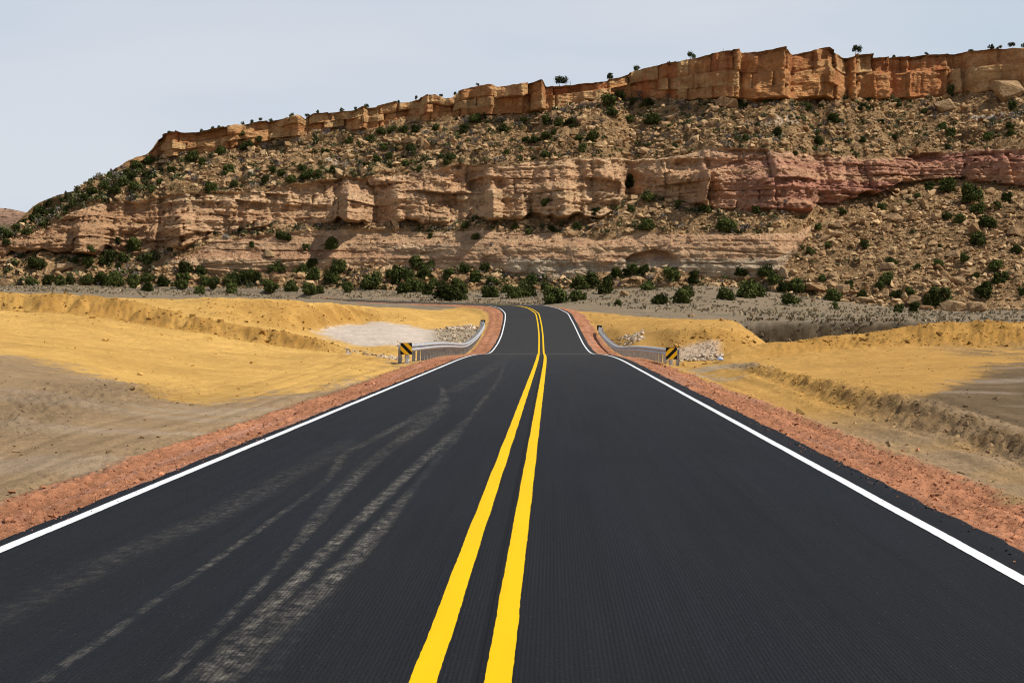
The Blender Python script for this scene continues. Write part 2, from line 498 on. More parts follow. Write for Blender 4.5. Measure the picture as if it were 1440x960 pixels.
def lateral(X, Y):
    """signed distance right of the centre line, road height and distance along, for points"""
    lat = X - np.interp(Y, yy, RX[:len(yy)]); zz = np.interp(Y, yy, RZ[:len(yy)]); ss = Y.copy()
    far = (Y > 140) & (Y < 420)
    idx = np.nonzero(far.ravel())[0]
    xf = X.ravel()[idx].astype(np.float32); yf = Y.ravel()[idx].astype(np.float32)
    sel = np.nonzero((RY > 120))[0][::2]
    cx, cy = RX[sel].astype(np.float32), RY[sel].astype(np.float32)
    L = np.empty(len(idx), np.float32); Zr = np.empty(len(idx), np.float32); Sr = np.empty(len(idx), np.float32)
    for a0 in range(0, len(idx), 20000):
        q = slice(a0, a0 + 20000)
        d2 = (xf[q, None] - cx) ** 2 + (yf[q, None] - cy) ** 2
        j = d2.argmin(1); k = sel[j]
        rx, ry = xf[q] - RX[k], yf[q] - RY[k]
        sg = np.sign(rx * TY[k] - ry * TX[k])
        along = rx * TX[k] + ry * TY[k]
        L[q] = sg * np.sqrt(d2[np.arange(len(j)), j]); Sr[q] = S_[k] + along
        Zr[q] = np.interp(Sr[q], S_, RZ)
    lat = lat.ravel().copy(); zz = zz.ravel().copy(); ss = ss.ravel().copy()
    lat[idx] = L; zz[idx] = Zr; ss[idx] = Sr
    return lat.reshape(X.shape), zz.reshape(X.shape), ss.reshape(X.shape)


# ------------------------------------------------------------------ ground: cross sections read along the view, spaced in metres
def d_base(px): return np.interp(px, [-260, 0, 400, 700, 1000, 1200, 1440, 1720], [318, 312, 312, 300, 288, 275, 264, 262])
PY0 = ([-260, 0, 100, 200, 300, 400, 500, 600, 700, 800, 900, 1000, 1100, 1200, 1300, 1440, 1720],
       [404, 402, 400, 402, 404, 405, 407, 409, 409, 407, 404, 402, 412, 426, 435, 436, 436])
LEFT = {
    -260: [(18, -.6), (38, .2), (90, .7), (94, 1.7), (102, .6), (112, .7), (125, .8), (145, .9), (165, 1.0), (190, 1.2), (250, 1.5)],
    0: [(21, 655), (40, 500), (85, 435), (87.8, 410), (96, .5), (104, .6), (122, .8), (142, .9), (165, 1.1), (190, 1.3), (250, 405.5)],
    100: [(23.5, 620), (42, 508), (84, 443.5), (87, 413), (96, .3), (104, .3), (122, .5), (142, .7), (165, .8), (190, 1.0), (250, 409)],
    200: [(28, 592), (44, 522), (82.5, 458), (85.4, 426.5), (94, -.4), (102, -.3), (116, 428), (132, 424), (160, 420.5), (190, 418), (250, 412)],
    300: [(34, 572), (50, 520), (80, 469), (82.4, 448), (90, -1.4), (97, -1.3), (112, -.5), (125, 416), (135, .3), (190, .0), (255, 415)],
    400: [(41, 548), (57, 510), (78, 487), (80, 464), (87, -1.8), (98, -2.2), (116, 464), (130, 420.5), (142, -.2), (190, -.4), (255, 418)],
    446: [(46, 535), (60, 506), (77, 491), (79, 470), (85.5, -2.1), (103, -2.6), (125, 467), (140, 423), (152, -.4), (190, -.6), (255, 420)],
    500: [(51, 523), (63, 502), (75, 499), (77, 491), (83, -2.4), (106, 487.5), (150, 454.6), (158, 427.5), (168, -.7), (200, -.9), (258, 423)],
    560: [(64, -1.7), (68, -1.8), (74, -2.0), (80, -2.2), (88, -2.5), (108, 484.5), (150, 455), (162, 438), (172, 436), (205, 430), (262, 424.5)],
    620: [(86, -2.6), (90, -2.8), (94, -3.0), (98, -3.1), (103, -3.2), (112, -3.0), (150, 463), (156, 457), (170, 445), (205, 433.5), (262, 425)],
    680: [(100, -3.2), (104, -3.2), (108, -3.3), (112, -3.3), (118, -3.3), (122, -3.2), (150, -2.5), (158, -2.1), (172, -1.6), (205, -1.0), (262, 425.5)],
    800: [(100, -3.2), (104, -3.2), (108, -3.3), (112, -3.3), (118, -3.3), (122, -3.2), (150, -2.5), (158, -2.1), (172, -1.6), (205, -1.0), (262, 426)],
}
RIGHT = {
    700: [(55, -1.5), (60, -1.6), (66, -1.8), (72, -2.0), (80, -2.4), (92, -3.0), (110, -3.1), (130, -2.9), (160, -1.8), (165, -1.6), (170, -1.5), (178, -1.3), (215, -.9)],
    850: [(55, -1.5), (60, -1.6), (66, -1.8), (72, -2.0), (80, -2.4), (92, -3.0), (110, -3.0), (130, -2.6), (160, -1.7), (165, -1.55), (170, -1.45), (178, -1.3), (215, 430)],
    900: [(55, -1.5), (60, -1.6), (66, -1.8), (72, -2.0), (80, -2.5), (92, -3.0), (105, 484), (118, 468), (155, 446), (160, 445.5), (165, 445), (172, 443), (215, 431)],
    950: [(58, -1.55), (62, 512), (66, -1.9), (68, -2.0), (75, -2.5), (82, -2.9), (92, 503), (104, 461), (150, 447.5), (155, 447), (160, 446.5), (168, 445), (215, 432)],
    1000: [(57, -1.4), (60, 512), (62, 512), (64, 511), (72, -2.4), (80, -2.8), (90, 505), (100, 458), (150, 448.5), (153, 448.3), (160, 448), (168, 446), (215, 433)],
    1035: [(55, 516), (59, 512), (62, 509), (66, 490), (75, -2.2), (82, -2.9), (91, 502), (102, 459), (140, 450), (148, -3.2), (155, -3.6), (162, 450), (215, 436)],
    1060: [(53, 516), (59, 511), (63, 506.7), (67, 487), (75, -2.2), (82, -2.9), (92, 500), (104, 468), (122, -2.3), (132, -4.4), (155, -4.6), (160, 452), (215, 439)],
    1085: [(50, 521), (58, 511), (65, 505), (67.2, 483), (76, -2.2), (88, -2.6), (96, -2.7), (104, 486), (112, -4.0), (122, -4.8), (154, -4.9), (158, 452), (215, 440)],
    1120: [(47, 530), (58, 511), (66, 502), (68.5, 480), (77, -2.3), (90, -2.6), (98, -3.0), (104, -4.0), (112, -4.9), (122, -5.0), (153, -5.0), (157, 452), (215, 441)],
    1180: [(44, 536), (56, 512), (68, 495), (70.8, 470.5), (80, -2.2), (92, -2.6), (98, -3.0), (104, -4.0), (112, -4.9), (122, -5.0), (153, -5.0), (157, 453), (215, 442)],
    1250: [(38, 547), (52, 515), (69, 490), (72.2, 462), (82, -2.0), (92, -2.5), (98, -2.9), (104, -3.8), (112, -4.7), (122, -4.8), (152, -4.8), (157, 452), (215, 442)],
    1315: [(34, 556), (50, 515), (70, 487), (73.5, 451.0), (83, -1.8), (92, -2.3), (98, -2.6), (104, -3.0), (112, -3.6), (122, -3.8), (150, -3.6), (156, 453), (215, 443)],
    1440: [(30, 578), (46, 518), (70, 488), (73.6, 450), (83, -1.6), (92, -2.0), (98, -2.2), (104, -2.3), (112, -2.4), (122, -2.4), (150, -2.4), (156, -2.35), (215, -2.3)],
    1720: [(30, -.5), (50, -.8), (75, 487), (82, 450), (90, -1.6), (96, -2.0), (102, -2.2), (108, -2.3), (114, -2.4), (124, -2.4), (150, -2.4), (156, -2.35), (215, -2.3)],
}


def layers(tab, px):
    cols = sorted(tab)
    n = len(tab[cols[0]])
    D, Z = [], []
    for k in range(n):
        dk = np.array([tab[c][k][0] for c in cols], float)
        vk = np.array([tab[c][k][1] for c in cols], float)
        zk = np.where(vk > 100, ZC - (vk - HY) / F * dk, vk)
        D.append(gauss(np.interp(px, cols, dk), 4, 0)); Z.append(gauss(np.interp(px, cols, zk), 4, 0) )
    d0 = d_base(px); z0 = ZC - (np.interp(px, *PY0) - HY) / F * d0
    D.append(d0); Z.append(z0); D.append(d0 + 60); Z.append(z0 + 0.5)
    return np.array(D), np.array(Z)


NMAIN = 880
pxm = np.linspace(-260, 1720, NMAIN)
wide = np.array([0.8, 1.5, 4, 15, 60.0])
pxall = np.concatenate([CX - F * wide[::-1], pxm, CX + F * wide])
pxc = np.clip(pxall, -260, 1720)
dm = [2.5]
while dm[-1] < 335: dm.append(dm[-1] * 1.0052)
dm = np.array(dm)
dall = np.concatenate([[-500, -120, -40, -15, -5, 0.5], dm, [400, 600, 1000, 2500, 7000]])
W_ = np.maximum(np.abs(dall), 2.5)
Xg = (pxall[None, :] - CX) / F * W_[:, None]
Yg = np.repeat(dall[:, None], len(pxall), 1)
DL, ZL = layers(LEFT, pxc); DR, ZR = layers(RIGHT, pxc)
Zt = np.empty_like(Xg)
blend = sstep(745, 795, pxc)
dq = np.maximum(dall, 2.5)
for j in range(len(pxall)):
    zl = np.interp(dq, np.concatenate([[2.5], DL[:, j]]), np.concatenate([[-0.35], ZL[:, j]]))
    zr = np.interp(dq, np.concatenate([[2.5, min(17.0, DR[0, j] - 2)], DR[:, j]]), np.concatenate([[-0.55, min(-0.88, ZR[0, j] + 0.05)], ZR[:, j]]))
    Zt[:, j] = zl * (1 - blend[j]) + zr * blend[j]
Zt = gauss(Zt, 1.3, 0)
Zt[dall < 2, :] = -0.35
Zt = np.where((dall < 2)[:, None], np.maximum(Zt, -0.0235 * np.clip(Yg, -120, 0) - 0.35), Zt)
LAT, ZRD, SRD = lateral(Xg, Yg)
PXg = np.repeat(pxc[None, :], len(dall), 0)
# relief of the worked soil
inview = (Yg > 2) & (Yg < 340)
n_big = np.where(inview, fbm(Xg * 0.11, Yg * 0.07, octv=4, seed=1), 0)
n_mid = np.where(inview, fbm(Xg * 0.8, Yg * 0.5, octv=4, seed=5), 0)
n_fin = np.where(inview, fbm(Xg * 4.0, Yg * 2.6, octv=3, seed=9), 0)
far_f = sstep(45, 75, Yg)
slope_d = np.abs(np.gradient(Zt, axis=0) / np.maximum(np.gradient(Yg, axis=0), 1e-3))
steep = sstep(0.08, 0.3, slope_d)
side = np.abs(LAT)
Zt = Zt + n_big * (0.06 + 0.12 * far_f) + n_mid * (0.022 + 0.05 * far_f + 0.20 * steep * far_f) + n_fin * (0.006 + 0.03 * far_f + 0.07 * steep * far_f) + steep * far_f * 0.14 * fbm(Xg * 1.1 + 0.35 * Yg, Yg * 0.12, octv=3, seed=17)
Zt = Zt + 0.24 * sstep(7.4, 8.3, LAT) * sstep(52, 38, Yg) * inview
# windrow of spoil along the right side, lumpy
wr_c = 7.75 + 0.25 * perlin(SRD * 0.06, SRD * 0) + 0.12 * perlin(SRD * 0.35, SRD * 0, seed=3)
wr = np.exp(-((LAT - wr_c) / 0.42) ** 2) * sstep(60, 50, Yg) * (0.19 + 0.09 * fbm(Xg * 0.9, Yg * 0.7, octv=3, seed=13) + 0.04 * perlin(Xg * 5, Yg * 4, seed=14)) * inview
wr2 = np.exp(-((LAT - wr_c + 0.9) / 0.3) ** 2) * sstep(60, 50, Yg) * 0.10 * inview
Zt = Zt + wr + wr2 + np.exp(-((LAT - wr_c) / 0.7) ** 2) * n_fin * 0.10 * sstep(60, 50, Yg)
# ditch line of clods on the left
dl_c = -9.6 + 0.7 * perlin(SRD * 0.09, SRD * 0, seed=21)
dl = np.exp(-((LAT - dl_c) / 1.1) ** 2) * sstep(15, 18, Yg) * sstep(42, 34, Yg) * inview
Zt = Zt + dl * (0.12 * np.abs(n_mid) + 0.09 * n_fin + 0.06 * perlin(Xg * 7, Yg * 5, seed=31))
# corridor: bed under the asphalt, lip, gravel shoulder
edge = np.where(LAT < 0, 3.87, 4.06)
over = side - edge
n_grav = fbm(Xg * 9, Yg * 6, octv=2, seed=44) * inview
rut = 0.035 * np.sin(LAT * 7.0 + 1.3 * perlin(SRD * 0.1, LAT * 0.3, seed=8)) * sstep(0.25, 0.7, over)
gr_ = np.where(LAT < 0, 0.105 - 0.085 * sstep(44, 54, Yg) * sstep(110, 90, Yg), 0.105)
prof = np.where(over < 0, -0.09, -0.045 - gr_ * np.clip(over, 0, 2.6))
prof = np.where(over > 0, prof + rut + n_grav * 0.035 * sstep(0.03, 0.3, over) + 0.02 * n_mid, prof)
wb = sstep(1.35, 3.2, over + 0.25 * n_mid)
Zt = (ZRD + prof) * (1 - wb) + Zt * wb
Zt = np.where(Yg > 345, np.minimum(Zt, 2.0), Zt)

# soil colours
PYg = HY + (ZC - Zt) * F / np.maximum(Yg, 2.5)
YEL = np.array([0.55, 0.328, 0.094]); TAN = np.array([0.275, 0.186, 0.103]); TAND = np.array([0.140, 0.096, 0.055])
PLN = np.array([0.215, 0.160, 0.103]); RED = np.array([0.365, 0.160, 0.082]); PALE = np.array([0.50, 0.40, 0.30])
YELD = np.array([0.39, 0.215, 0.058])
C = np.empty(Xg.shape + (3,), np.float32); C[:] = YEL
C = mixc(C, np.array([0.43, 0.235, 0.066]), (LAT > 0) * 0.7)
C = mixc(C, YELD, np.clip(0.35 * n_big + 0.3 * n_mid + 0.25, 0, 1))
C = mixc(C, YELD * np.array([0.92, 0.88, 0.8]), sstep(0.05, 0.2, gauss(slope_d, 2, 0)) * far_f * (Yg < 175) * np.clip(0.85 + 0.5 * n_mid, 0, 1))  # steep berm and mound faces tinted darker, shading painted into the soil colour
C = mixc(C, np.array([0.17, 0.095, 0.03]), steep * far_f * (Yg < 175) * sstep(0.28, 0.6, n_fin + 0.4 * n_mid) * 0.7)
nb = n_big * 9 + n_mid * 11 + n_fin * 11
# tan soil, left: below a wandering boundary
bl = np.interp(PXg, [-260, 0, 60, 110, 150, 190, 235, 270, 330, 400, 470, 540, 620], [492, 497, 507, 520, 531, 549, 566, 571, 566, 556, 541, 524, 505])
left_t = sstep(-7, 9, PYg - bl + nb) * (LAT < 0) * (Yg < 78)
C = mixc(C, TAN, left_t * 0.97)
# greyer, paler scraped patches
C = mixc(C, np.array([0.33, 0.255, 0.18]), left_t * sstep(0.12, 0.5, fbm(Xg * 0.16, Yg * 0.5, octv=3, seed=61)) * 0.45)
br = np.interp(PXg, [850, 1000, 1100, 1180, 1259, 1288, 1342, 1379, 1415, 1440, 1720], [590, 590, 590, 588, 579, 564, 541, 525, 514, 508, 480])
right_t = sstep(-10, 12, PYg - br + nb) * (LAT > 7.5) * (Yg < 66)
C = mixc(C, TAND, right_t * 0.96)
C = mixc(C, np.array([0.27, 0.205, 0.145]), right_t * sstep(0.1, 0.5, fbm(Xg * 0.2 + Yg * 0.1, Yg * 0.6, octv=3, seed=63)) * 0.7)
C = mixc(C, TAND * 1.15, (LAT > 7.5) * sstep(56, 62, Yg) * sstep(71, 68, Yg) * sstep(1270, 1400, PXg) * np.clip(.6 + n_mid, 0, 1))
# strip between shoulder and windrow
ts = (LAT > 5.0) * (LAT < 8.4) * sstep(36, 24, Yg + 3 * n_mid)
C = mixc(C, TAN, ts * np.clip(0.9 + n_mid * 0.3, 0, 1))
ts2 = (LAT > 5.6) * (LAT < 8.0) * sstep(60, 55, Yg) * sstep(44, 50, Yg) * sstep(0.0, 0.35, n_mid + 0.15)
C = mixc(C, np.array([0.34, 0.27, 0.18]), ts2 * 0.8)
C = mixc(C, np.array([0.175, 0.108, 0.050]), np.clip(wr * 4.0, 0, 1) * sstep(44, 30, Yg) * 0.9)
C = mixc(C, YELD * 0.75, np.clip(wr * 3.0, 0, 1) * sstep(30, 44, Yg) * 0.7)
C = mixc(C, TAND, np.clip(dl, 0, 1) * 0.45)
# tyre ruts in the strips: streaks running with the road
st = perlin(LAT * 3.2, SRD * 0.06, seed=71) + 0.6 * perlin(LAT * 8, SRD * 0.12, seed=72)
C *= (1 + 0.22 * np.clip(st, -1, 1) * sstep(10.5, 8.0, side) * (Yg < 70))[..., None]
# pale washed gravel of the culvert basin, pale pad on the right
bas = sstep(-0.25, 0.25, 1 - ((PXg - 540) / 95) ** 2 - ((Yg - 128) / 21) ** 2 + 0.3 * n_mid) * (LAT < -7.5) * sstep(0.16, 0.07, gauss(slope_d, 2, 0))
C = mixc(C, np.array([0.50, 0.41, 0.325]), bas)
gr = sstep(590, 625, PXg) * (LAT < -6) * sstep(100, 106, Yg) * sstep(152, 146, Yg)
C = mixc(C, np.array([0.26, 0.215, 0.15]), gr * 0.9)
pad = sstep(930, 962, PXg) * sstep(1022, 1000, PXg) * sstep(88, 90, Yg + n_mid) * sstep(97, 94.5, Yg + n_mid)
C = mixc(C, np.array([0.50, 0.37, 0.26]), pad * 0.9)
# grey brown plain beyond the works
pl_edge = np.interp(PXg, [-260, 250, 300, 560, 620, 680, 740, 830, 950, 1035, 1050, 1085, 1120, 1440, 1720], [140, 152, 160, 190, 196, 205, 200, 178, 153, 142, 124, 108, 94, 92, 96])
pl = sstep(-3, 3, Yg - pl_edge + 4 * n_mid)
C = mixc(C, PLN, pl)
C = mixc(C, np.array([0.150, 0.128, 0.090]), pl * sstep(0.0, 0.6, fbm(Xg * 0.12, Yg * 0.2, octv=4, seed=81)) * 0.6)
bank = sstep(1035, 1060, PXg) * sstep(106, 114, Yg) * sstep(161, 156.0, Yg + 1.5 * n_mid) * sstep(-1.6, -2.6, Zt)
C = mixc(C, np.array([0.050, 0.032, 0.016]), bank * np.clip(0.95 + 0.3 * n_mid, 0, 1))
# red crushed gravel on the shoulders
sh_w = np.where(LAT < 0, 1.40, 1.36) + 0.22 * n_mid + 0.16 * n_fin + 0.12 * perlin(SRD * 0.25, LAT * 0, seed=45) + 0.25 * sstep(60, 100, Yg)
sh = sstep(0.22, -0.12, over - sh_w) * (over > -0.5) * sstep(330, 260, Yg)
redv = RED[None, None] * (1 + 0.35 * n_grav + 0.25 * n_mid)[..., None]
C = C * (1 - sh[..., None]) + redv * sh[..., None]
C = mixc(C, np.array([0.40, 0.22, 0.16]), sh * sstep(0.15, 0.6, st) * 0.5)
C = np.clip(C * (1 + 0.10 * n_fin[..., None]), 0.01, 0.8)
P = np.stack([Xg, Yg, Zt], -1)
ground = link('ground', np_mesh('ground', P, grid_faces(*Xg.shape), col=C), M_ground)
tag(ground, None, kind='structure')

G0 = 5                                             # first main column
GX, GY, GZ, GC = Xg[6:6 + len(dm), G0:G0 + NMAIN], Yg[6:6 + len(dm), G0:G0 + NMAIN], Zt[6:6 + len(dm), G0:G0 + NMAIN], C[6:6 + len(dm), G0:G0 + NMAIN]
GL = LAT[6:6 + len(dm), G0:G0 + NMAIN]
GPY = HY + (ZC - GZ) * F / GY


def ground_z(X, Y):
    fc = ((X / np.maximum(Y, 2.5) * F + CX) - pxm[0]) / (pxm[1] - pxm[0])
    fr = np.interp(Y, dm, np.arange(len(dm)))
    c = np.clip(fc, 0, NMAIN - 1.001); r = np.clip(fr, 0, len(dm) - 1.001)
    ci = c.astype(int); ri = r.astype(int); a = c - ci; bb = r - ri
    z = (GZ[ri, ci] * (1 - a) + GZ[ri, ci + 1] * a) * (1 - bb) + (GZ[ri + 1, ci] * (1 - a) + GZ[ri + 1, ci + 1] * a) * bb
    return z, GC[ri, ci], GL[ri, ci]


def ground_hit(px, py):
    c = int(round((px - pxm[0]) / (pxm[1] - pxm[0])))
    c = min(max(c, 0), NMAIN - 1)
    lim = np.searchsorted(dm, d_base(px) + 1)
    q = np.nonzero(GPY[:lim, c] <= py)[0]
    if len(q) == 0: return None
    r = q[0]
    return Vector((GX[r, c], GY[r, c], GZ[r, c]))


# ------------------------------------------------------------------ road surface and painted lines
s_road = np.concatenate([np.arange(-40, 2, 1.0), np.arange(2, 70, 0.25), np.arange(70, 330, 0.8)])
lat_cols = np.array([-3.87, -3.80, -3, -2, -1, -0.2, 0.2, 1, 2, 3, 3.99, 4.06])
rag_l = 0.05 * fbm(s_road * 1.3, s_road * 0, octv=3, seed=101) - 0.02; rag_r = 0.05 * fbm(s_road * 1.3, s_road * 0, octv=3, seed=102) + 0.02
rows = []; uvs = []
for k, lt in enumerate([None] + list(lat_cols) + [None]):
    if k == 0: l, dz = -3.88 + rag_l - 0.03, -0.12
    elif k == len(lat_cols) + 1: l, dz = 4.07 + rag_r + 0.03, -0.12
    else:
        l = np.full(len(s_road), lt)
        if k <= 2: l = l + rag_l
        if k >= len(lat_cols) - 1: l = l + rag_r
        dz = -0.012 if k in (1, len(lat_cols)) else 0.0
    rows.append(road_pt(s_road, l, dz)); uvs.append(np.stack([np.broadcast_to(l, s_road.shape), s_road], -1))
Pr = np.stack(rows, 1); Ur = np.stack(uvs, 1)
road = link('road', np_mesh('road', Pr, grid_faces(*Pr.shape[:2]), uv=Ur), M_road)
tag(road, None, kind='structure')


def line(name, lat, wid, mat, seed, lo=-40, hi=330):
    s = np.concatenate([np.arange(lo, 2, 1.0), np.arange(2, 40, 0.05), np.arange(40, 70, 0.25), np.arange(70, hi, 0.8)])
    e1 = 0.004 * perlin(s * 9, s * 0, seed=seed) + 0.006 * perlin(s * 0.8, s * 0, seed=seed + 1)
    e2 = 0.004 * perlin(s * 9, s * 0, seed=seed + 2) + 0.006 * perlin(s * 0.8, s * 0, seed=seed + 1)
    ls = [lat - wid / 2 + e1, lat + wid / 2 + e2]
    Pl = np.stack([road_pt(s, l, 0.004 + 0 * s) for l in ls], 1)
    Ul = np.stack([np.stack([l, s], -1) for l in ls], 1)
    return tag(link(name, np_mesh(name, Pl, grid_faces(*Pl.shape[:2]), uv=Ul), mat), None, kind='structure')


line('edge_line', -3.66, 0.112, M_white, 201)
line('edge_line', 3.66, 0.112, M_white, 211)
line('centre_line', -0.115, 0.132, M_yellow, 221)
line('centre_line', 0.245, 0.132, M_yellow, 231)

# ------------------------------------------------------------------ the mesa
def cv(*p):
    return np.array([q[0] for q in p], float), np.array([q[1] for q in p], float)


L1 = cv((-260, 398), (0, 378), (50, 375), (100, 366), (200, 370), (300, 383), (400, 388), (480, 376), (550, 378), (600, 373), (650, 382), (700, 386), (800, 391), (850, 390), (900, 382), (950, 386), (1000, 388), (1050, 390), (1090, 388), (1120, 356), (1144, 318), (1207, 288), (1257, 263), (1332, 255), (1440, 267), (1720, 280))
L2 = cv((-260, 397), (0, 376.5), (50, 373.5), (100, 364.5), (200, 368), (260, 362), (300, 338), (400, 326), (480, 324), (525, 323), (600, 326), (700, 323), (760, 326), (800, 331), (850, 338), (900, 327), (1000, 329), (1080, 328), (1120, 327), (1142, 316), (1207, 286.5), (1257, 261.5), (1332, 253.5), (1440, 265.5), (1720, 278))
L3 = cv((-260, 394), (0, 366), (50, 352), (100, 360), (200, 358), (260, 352), (300, 331), (400, 318), (500, 316), (600, 319), (700, 311), (780, 311), (850, 308), (885, 272), (930, 285), (1000, 297), (1050, 296), (1100, 298), (1142, 298), (1207, 284), (1257, 260), (1332, 252), (1440, 264), (1720, 276))
L4 = cv((-260, 380), (0, 341), (50, 326), (80, 312), (105, 295), (130, 289), (150, 286), (200, 280), (250, 272), (300, 270), (350, 268), (400, 262), (450, 255), (500, 250), (550, 247), (600, 240), (650, 232), (700, 235), (750, 228), (800, 224), (850, 222), (900, 225), (950, 218), (1000, 207), (1050, 208), (1100, 213), (1150, 217), (1200, 222), (1250, 222), (1300, 216), (1350, 212), (1440, 208), (1720, 212))
L5 = cv((-260, 378), (0, 335), (30, 307), (60, 291), (100, 276), (140, 255), (180, 237), (220, 225), (250, 222), (300, 214), (350, 203), (400, 195), (450, 190), (500, 183), (550, 178), (600, 172), (650, 166), (700, 163), (750, 159), (800, 150), (850, 143), (900, 141), (950, 144), (1000, 143), (1050, 143), (1100, 142), (1150, 143), (1200, 144), (1250, 142), (1300, 137), (1360, 132), (1400, 131), (1440, 130), (1720, 128))
L6 = cv((-260, 376.5), (0, 333), (20, 316), (40, 298), (55, 285), (80, 274), (110, 267), (130, 259), (150, 245), (180, 226), (208, 212), (214, 206), (222, 194), (230, 190), (250, 187), (254, 189), (280, 189), (300, 184), (330, 180), (350, 176), (392, 169), (400, 168), (415, 164), (424, 163), (430, 166), (440, 161), (480, 158), (500, 157), (512, 151), (530, 150), (560, 142), (590, 138), (600, 135), (612, 134), (626, 139), (636, 138), (640, 133), (650, 128), (690, 122), (700, 125), (715, 123), (733, 121), (736, 120), (757, 115.5), (764, 116), (768, 121), (800, 118), (830, 115), (870, 111), (900, 102), (920, 97), (950, 90), (970, 86), (998, 80), (1015, 77), (1034, 77), (1038, 80), (1060, 79), (1090, 75), (1098, 75), (1106, 80), (1110, 78), (1146, 75.5), (1152, 76), (1178, 80), (1184, 83), (1200, 81), (1250, 80.5), (1285, 79), (1300, 76), (1345, 74), (1358, 71), (1400, 68), (1440, 66), (1720, 62))
NC = 1400
pmx = np.linspace(-258, 1718, NC)
curves = []
for k, Lk in enumerate((L1, L2, L3, L4, L5, L6)):
    sg = 3.0 if k < 5 else 0.8
    c = gauss(np.interp(pmx, *Lk), sg, 0)
    if k == 2: c = c - 16 * np.clip(fbm(pmx * 0.022, pmx * 0 + 2, octv=3, seed=340) - 0.05, 0, 1)
    if k == 3: c = c + 3.0 * fbm(pmx * 0.05, pmx * 0, octv=3, seed=345)
    if k in (1, 2, 3): c = c + 2.2 * fbm(pmx * 0.03, pmx * 0, octv=4, seed=300 + k)
    if k == 4: c = c + 1.6 * fbm(pmx * 0.05, pmx * 0, octv=4, seed=305)
    if k == 5: c = c + 0.9 * fbm(pmx * 0.07, pmx * 0, octv=4, seed=306) * sstep(180, 240, pmx) + 2.0 * fbm(pmx * 0.06, pmx * 0, octv=3, seed=307) * sstep(240, 180, pmx)
    curves.append(c)
for k in range(1, 6): curves[k] = np.minimum(curves[k], curves[k - 1] - 0.8)
d = d_base(pmx) - 1.0
z = ZC - (np.interp(pmx, *PY0) - HY) / F * d - 0.9
pts_d, pts_z = [d - 3], [z - 1.0]
pts_d.append(d); pts_z.append(z)
slopes = (0.52, 1.7, 0.62, 2.6, 0.64, 6.0)
for k in range(6):
    kk = (HY - curves[k]) / F
    tt = (ZC + kk * d - z) / (slopes[k] - kk)
    tt = np.maximum(tt, 0.05)
    d = d + tt; z = ZC + kk * d
    pts_d.append(d.copy()); pts_z.append(z.copy())
for dd_, dz_ in ((4, -0.3), (40, -3.0), (120, -8.0), (200, -40.0)):
    pts_d.append(d + dd_); pts_z.append(z + dz_)
nrows = (1, 60, 95, 55, 120, 105, 115, 6, 4, 3, 2)
Ds, Zs, SEG, FR = [], [], [], []
for k, n in enumerate(nrows):
    for i in range(n):
        fr = i / n
        Ds.append(pts_d[k] * (1 - fr) + pts_d[k + 1] * fr); Zs.append(pts_z[k] * (1 - fr) + pts_z[k + 1] * fr)
        SEG.append(k - 1); FR.append(fr)
Ds.append(pts_d[-1]); Zs.append(pts_z[-1]); SEG.append(10); FR.append(1)
MY = np.array(Ds); MZ = np.array(Zs); SEG = np.array(SEG)[:, None] * np.ones((1, NC), int); FR = np.array(FR)[:, None] * np.ones((1, NC))
MX = (pmx[None] - CX) / F * MY
MPX = np.repeat(pmx[None], len(MY), 0)
MPY = HY + (ZC - MZ) * F / MY
low, bench, cliff, talus, cap, base_t = SEG == 1, SEG == 2, SEG == 3, SEG == 4, SEG == 5, SEG == 0
top = SEG >= 6
ends = np.minimum(sstep(0, 0.07, FR), sstep(1.0, 0.93, FR))
endl = sstep(0, 0.05, FR)                           # cliffs: taper only at the foot, keep a sharp lip

prom_mid = np.interp(pmx, *cv((-260, 0), (0, 1), (60, 2), (105, 2), (125, 6), (150, 4.5), (168, 0.5), (230, 0), (262, 3), (300, 0.5), (350, 2), (420, 0), (470, 2), (492, 7), (512, 4), (528, -1), (560, 2.5), (585, 3), (640, 0), (680, 1), (692, 5), (706, 1), (760, 2), (790, 4), (830, 1.5), (868, 2.5), (885, -2), (902, 1), (960, 1.5), (978, 2), (984, 5.5), (996, 0.8), (1060, 1), (1135, 2.5), (1152, 0), (1230, 2), (1300, 1), (1440, 1.5), (1720, 1)))
prom_cap = np.interp(pmx, *cv((-260, 0), (200, 0), (225, 1), (246, 4.5), (256, 0.5), (300, 1), (333, 3), (343, 1), (392, 1.5), (421, 5.0), (433, -0.3), (470, 1), (512, 3), (518, -1.2), (560, -1.4), (594, 0.8), (601, 4.5), (626, 2), (640, 1.5), (690, 3.4), (698, 1.5), (733, 3.2), (738, 1.8), (759, 6), (767, 0.3), (850, 1), (900, 2.5), (940, 2), (1000, 4), (1031, 5.4), (1037, 2.6), (1080, 4), (1094, 7), (1109, 3), (1112, 1.4), (1152, 8), (1179, 2.6), (1190, 2.5), (1197, 4.6), (1203, 1.5), (1243, 3.8), (1249, 1.3), (1273, 3.4), (1279, 1.3), (1330, 2.2), (1340, 1), (1396, 3.2), (1406, 1.2), (1440, 2.4), (1500, 1), (1560, 4), (1570, 1), (1720, 1)))

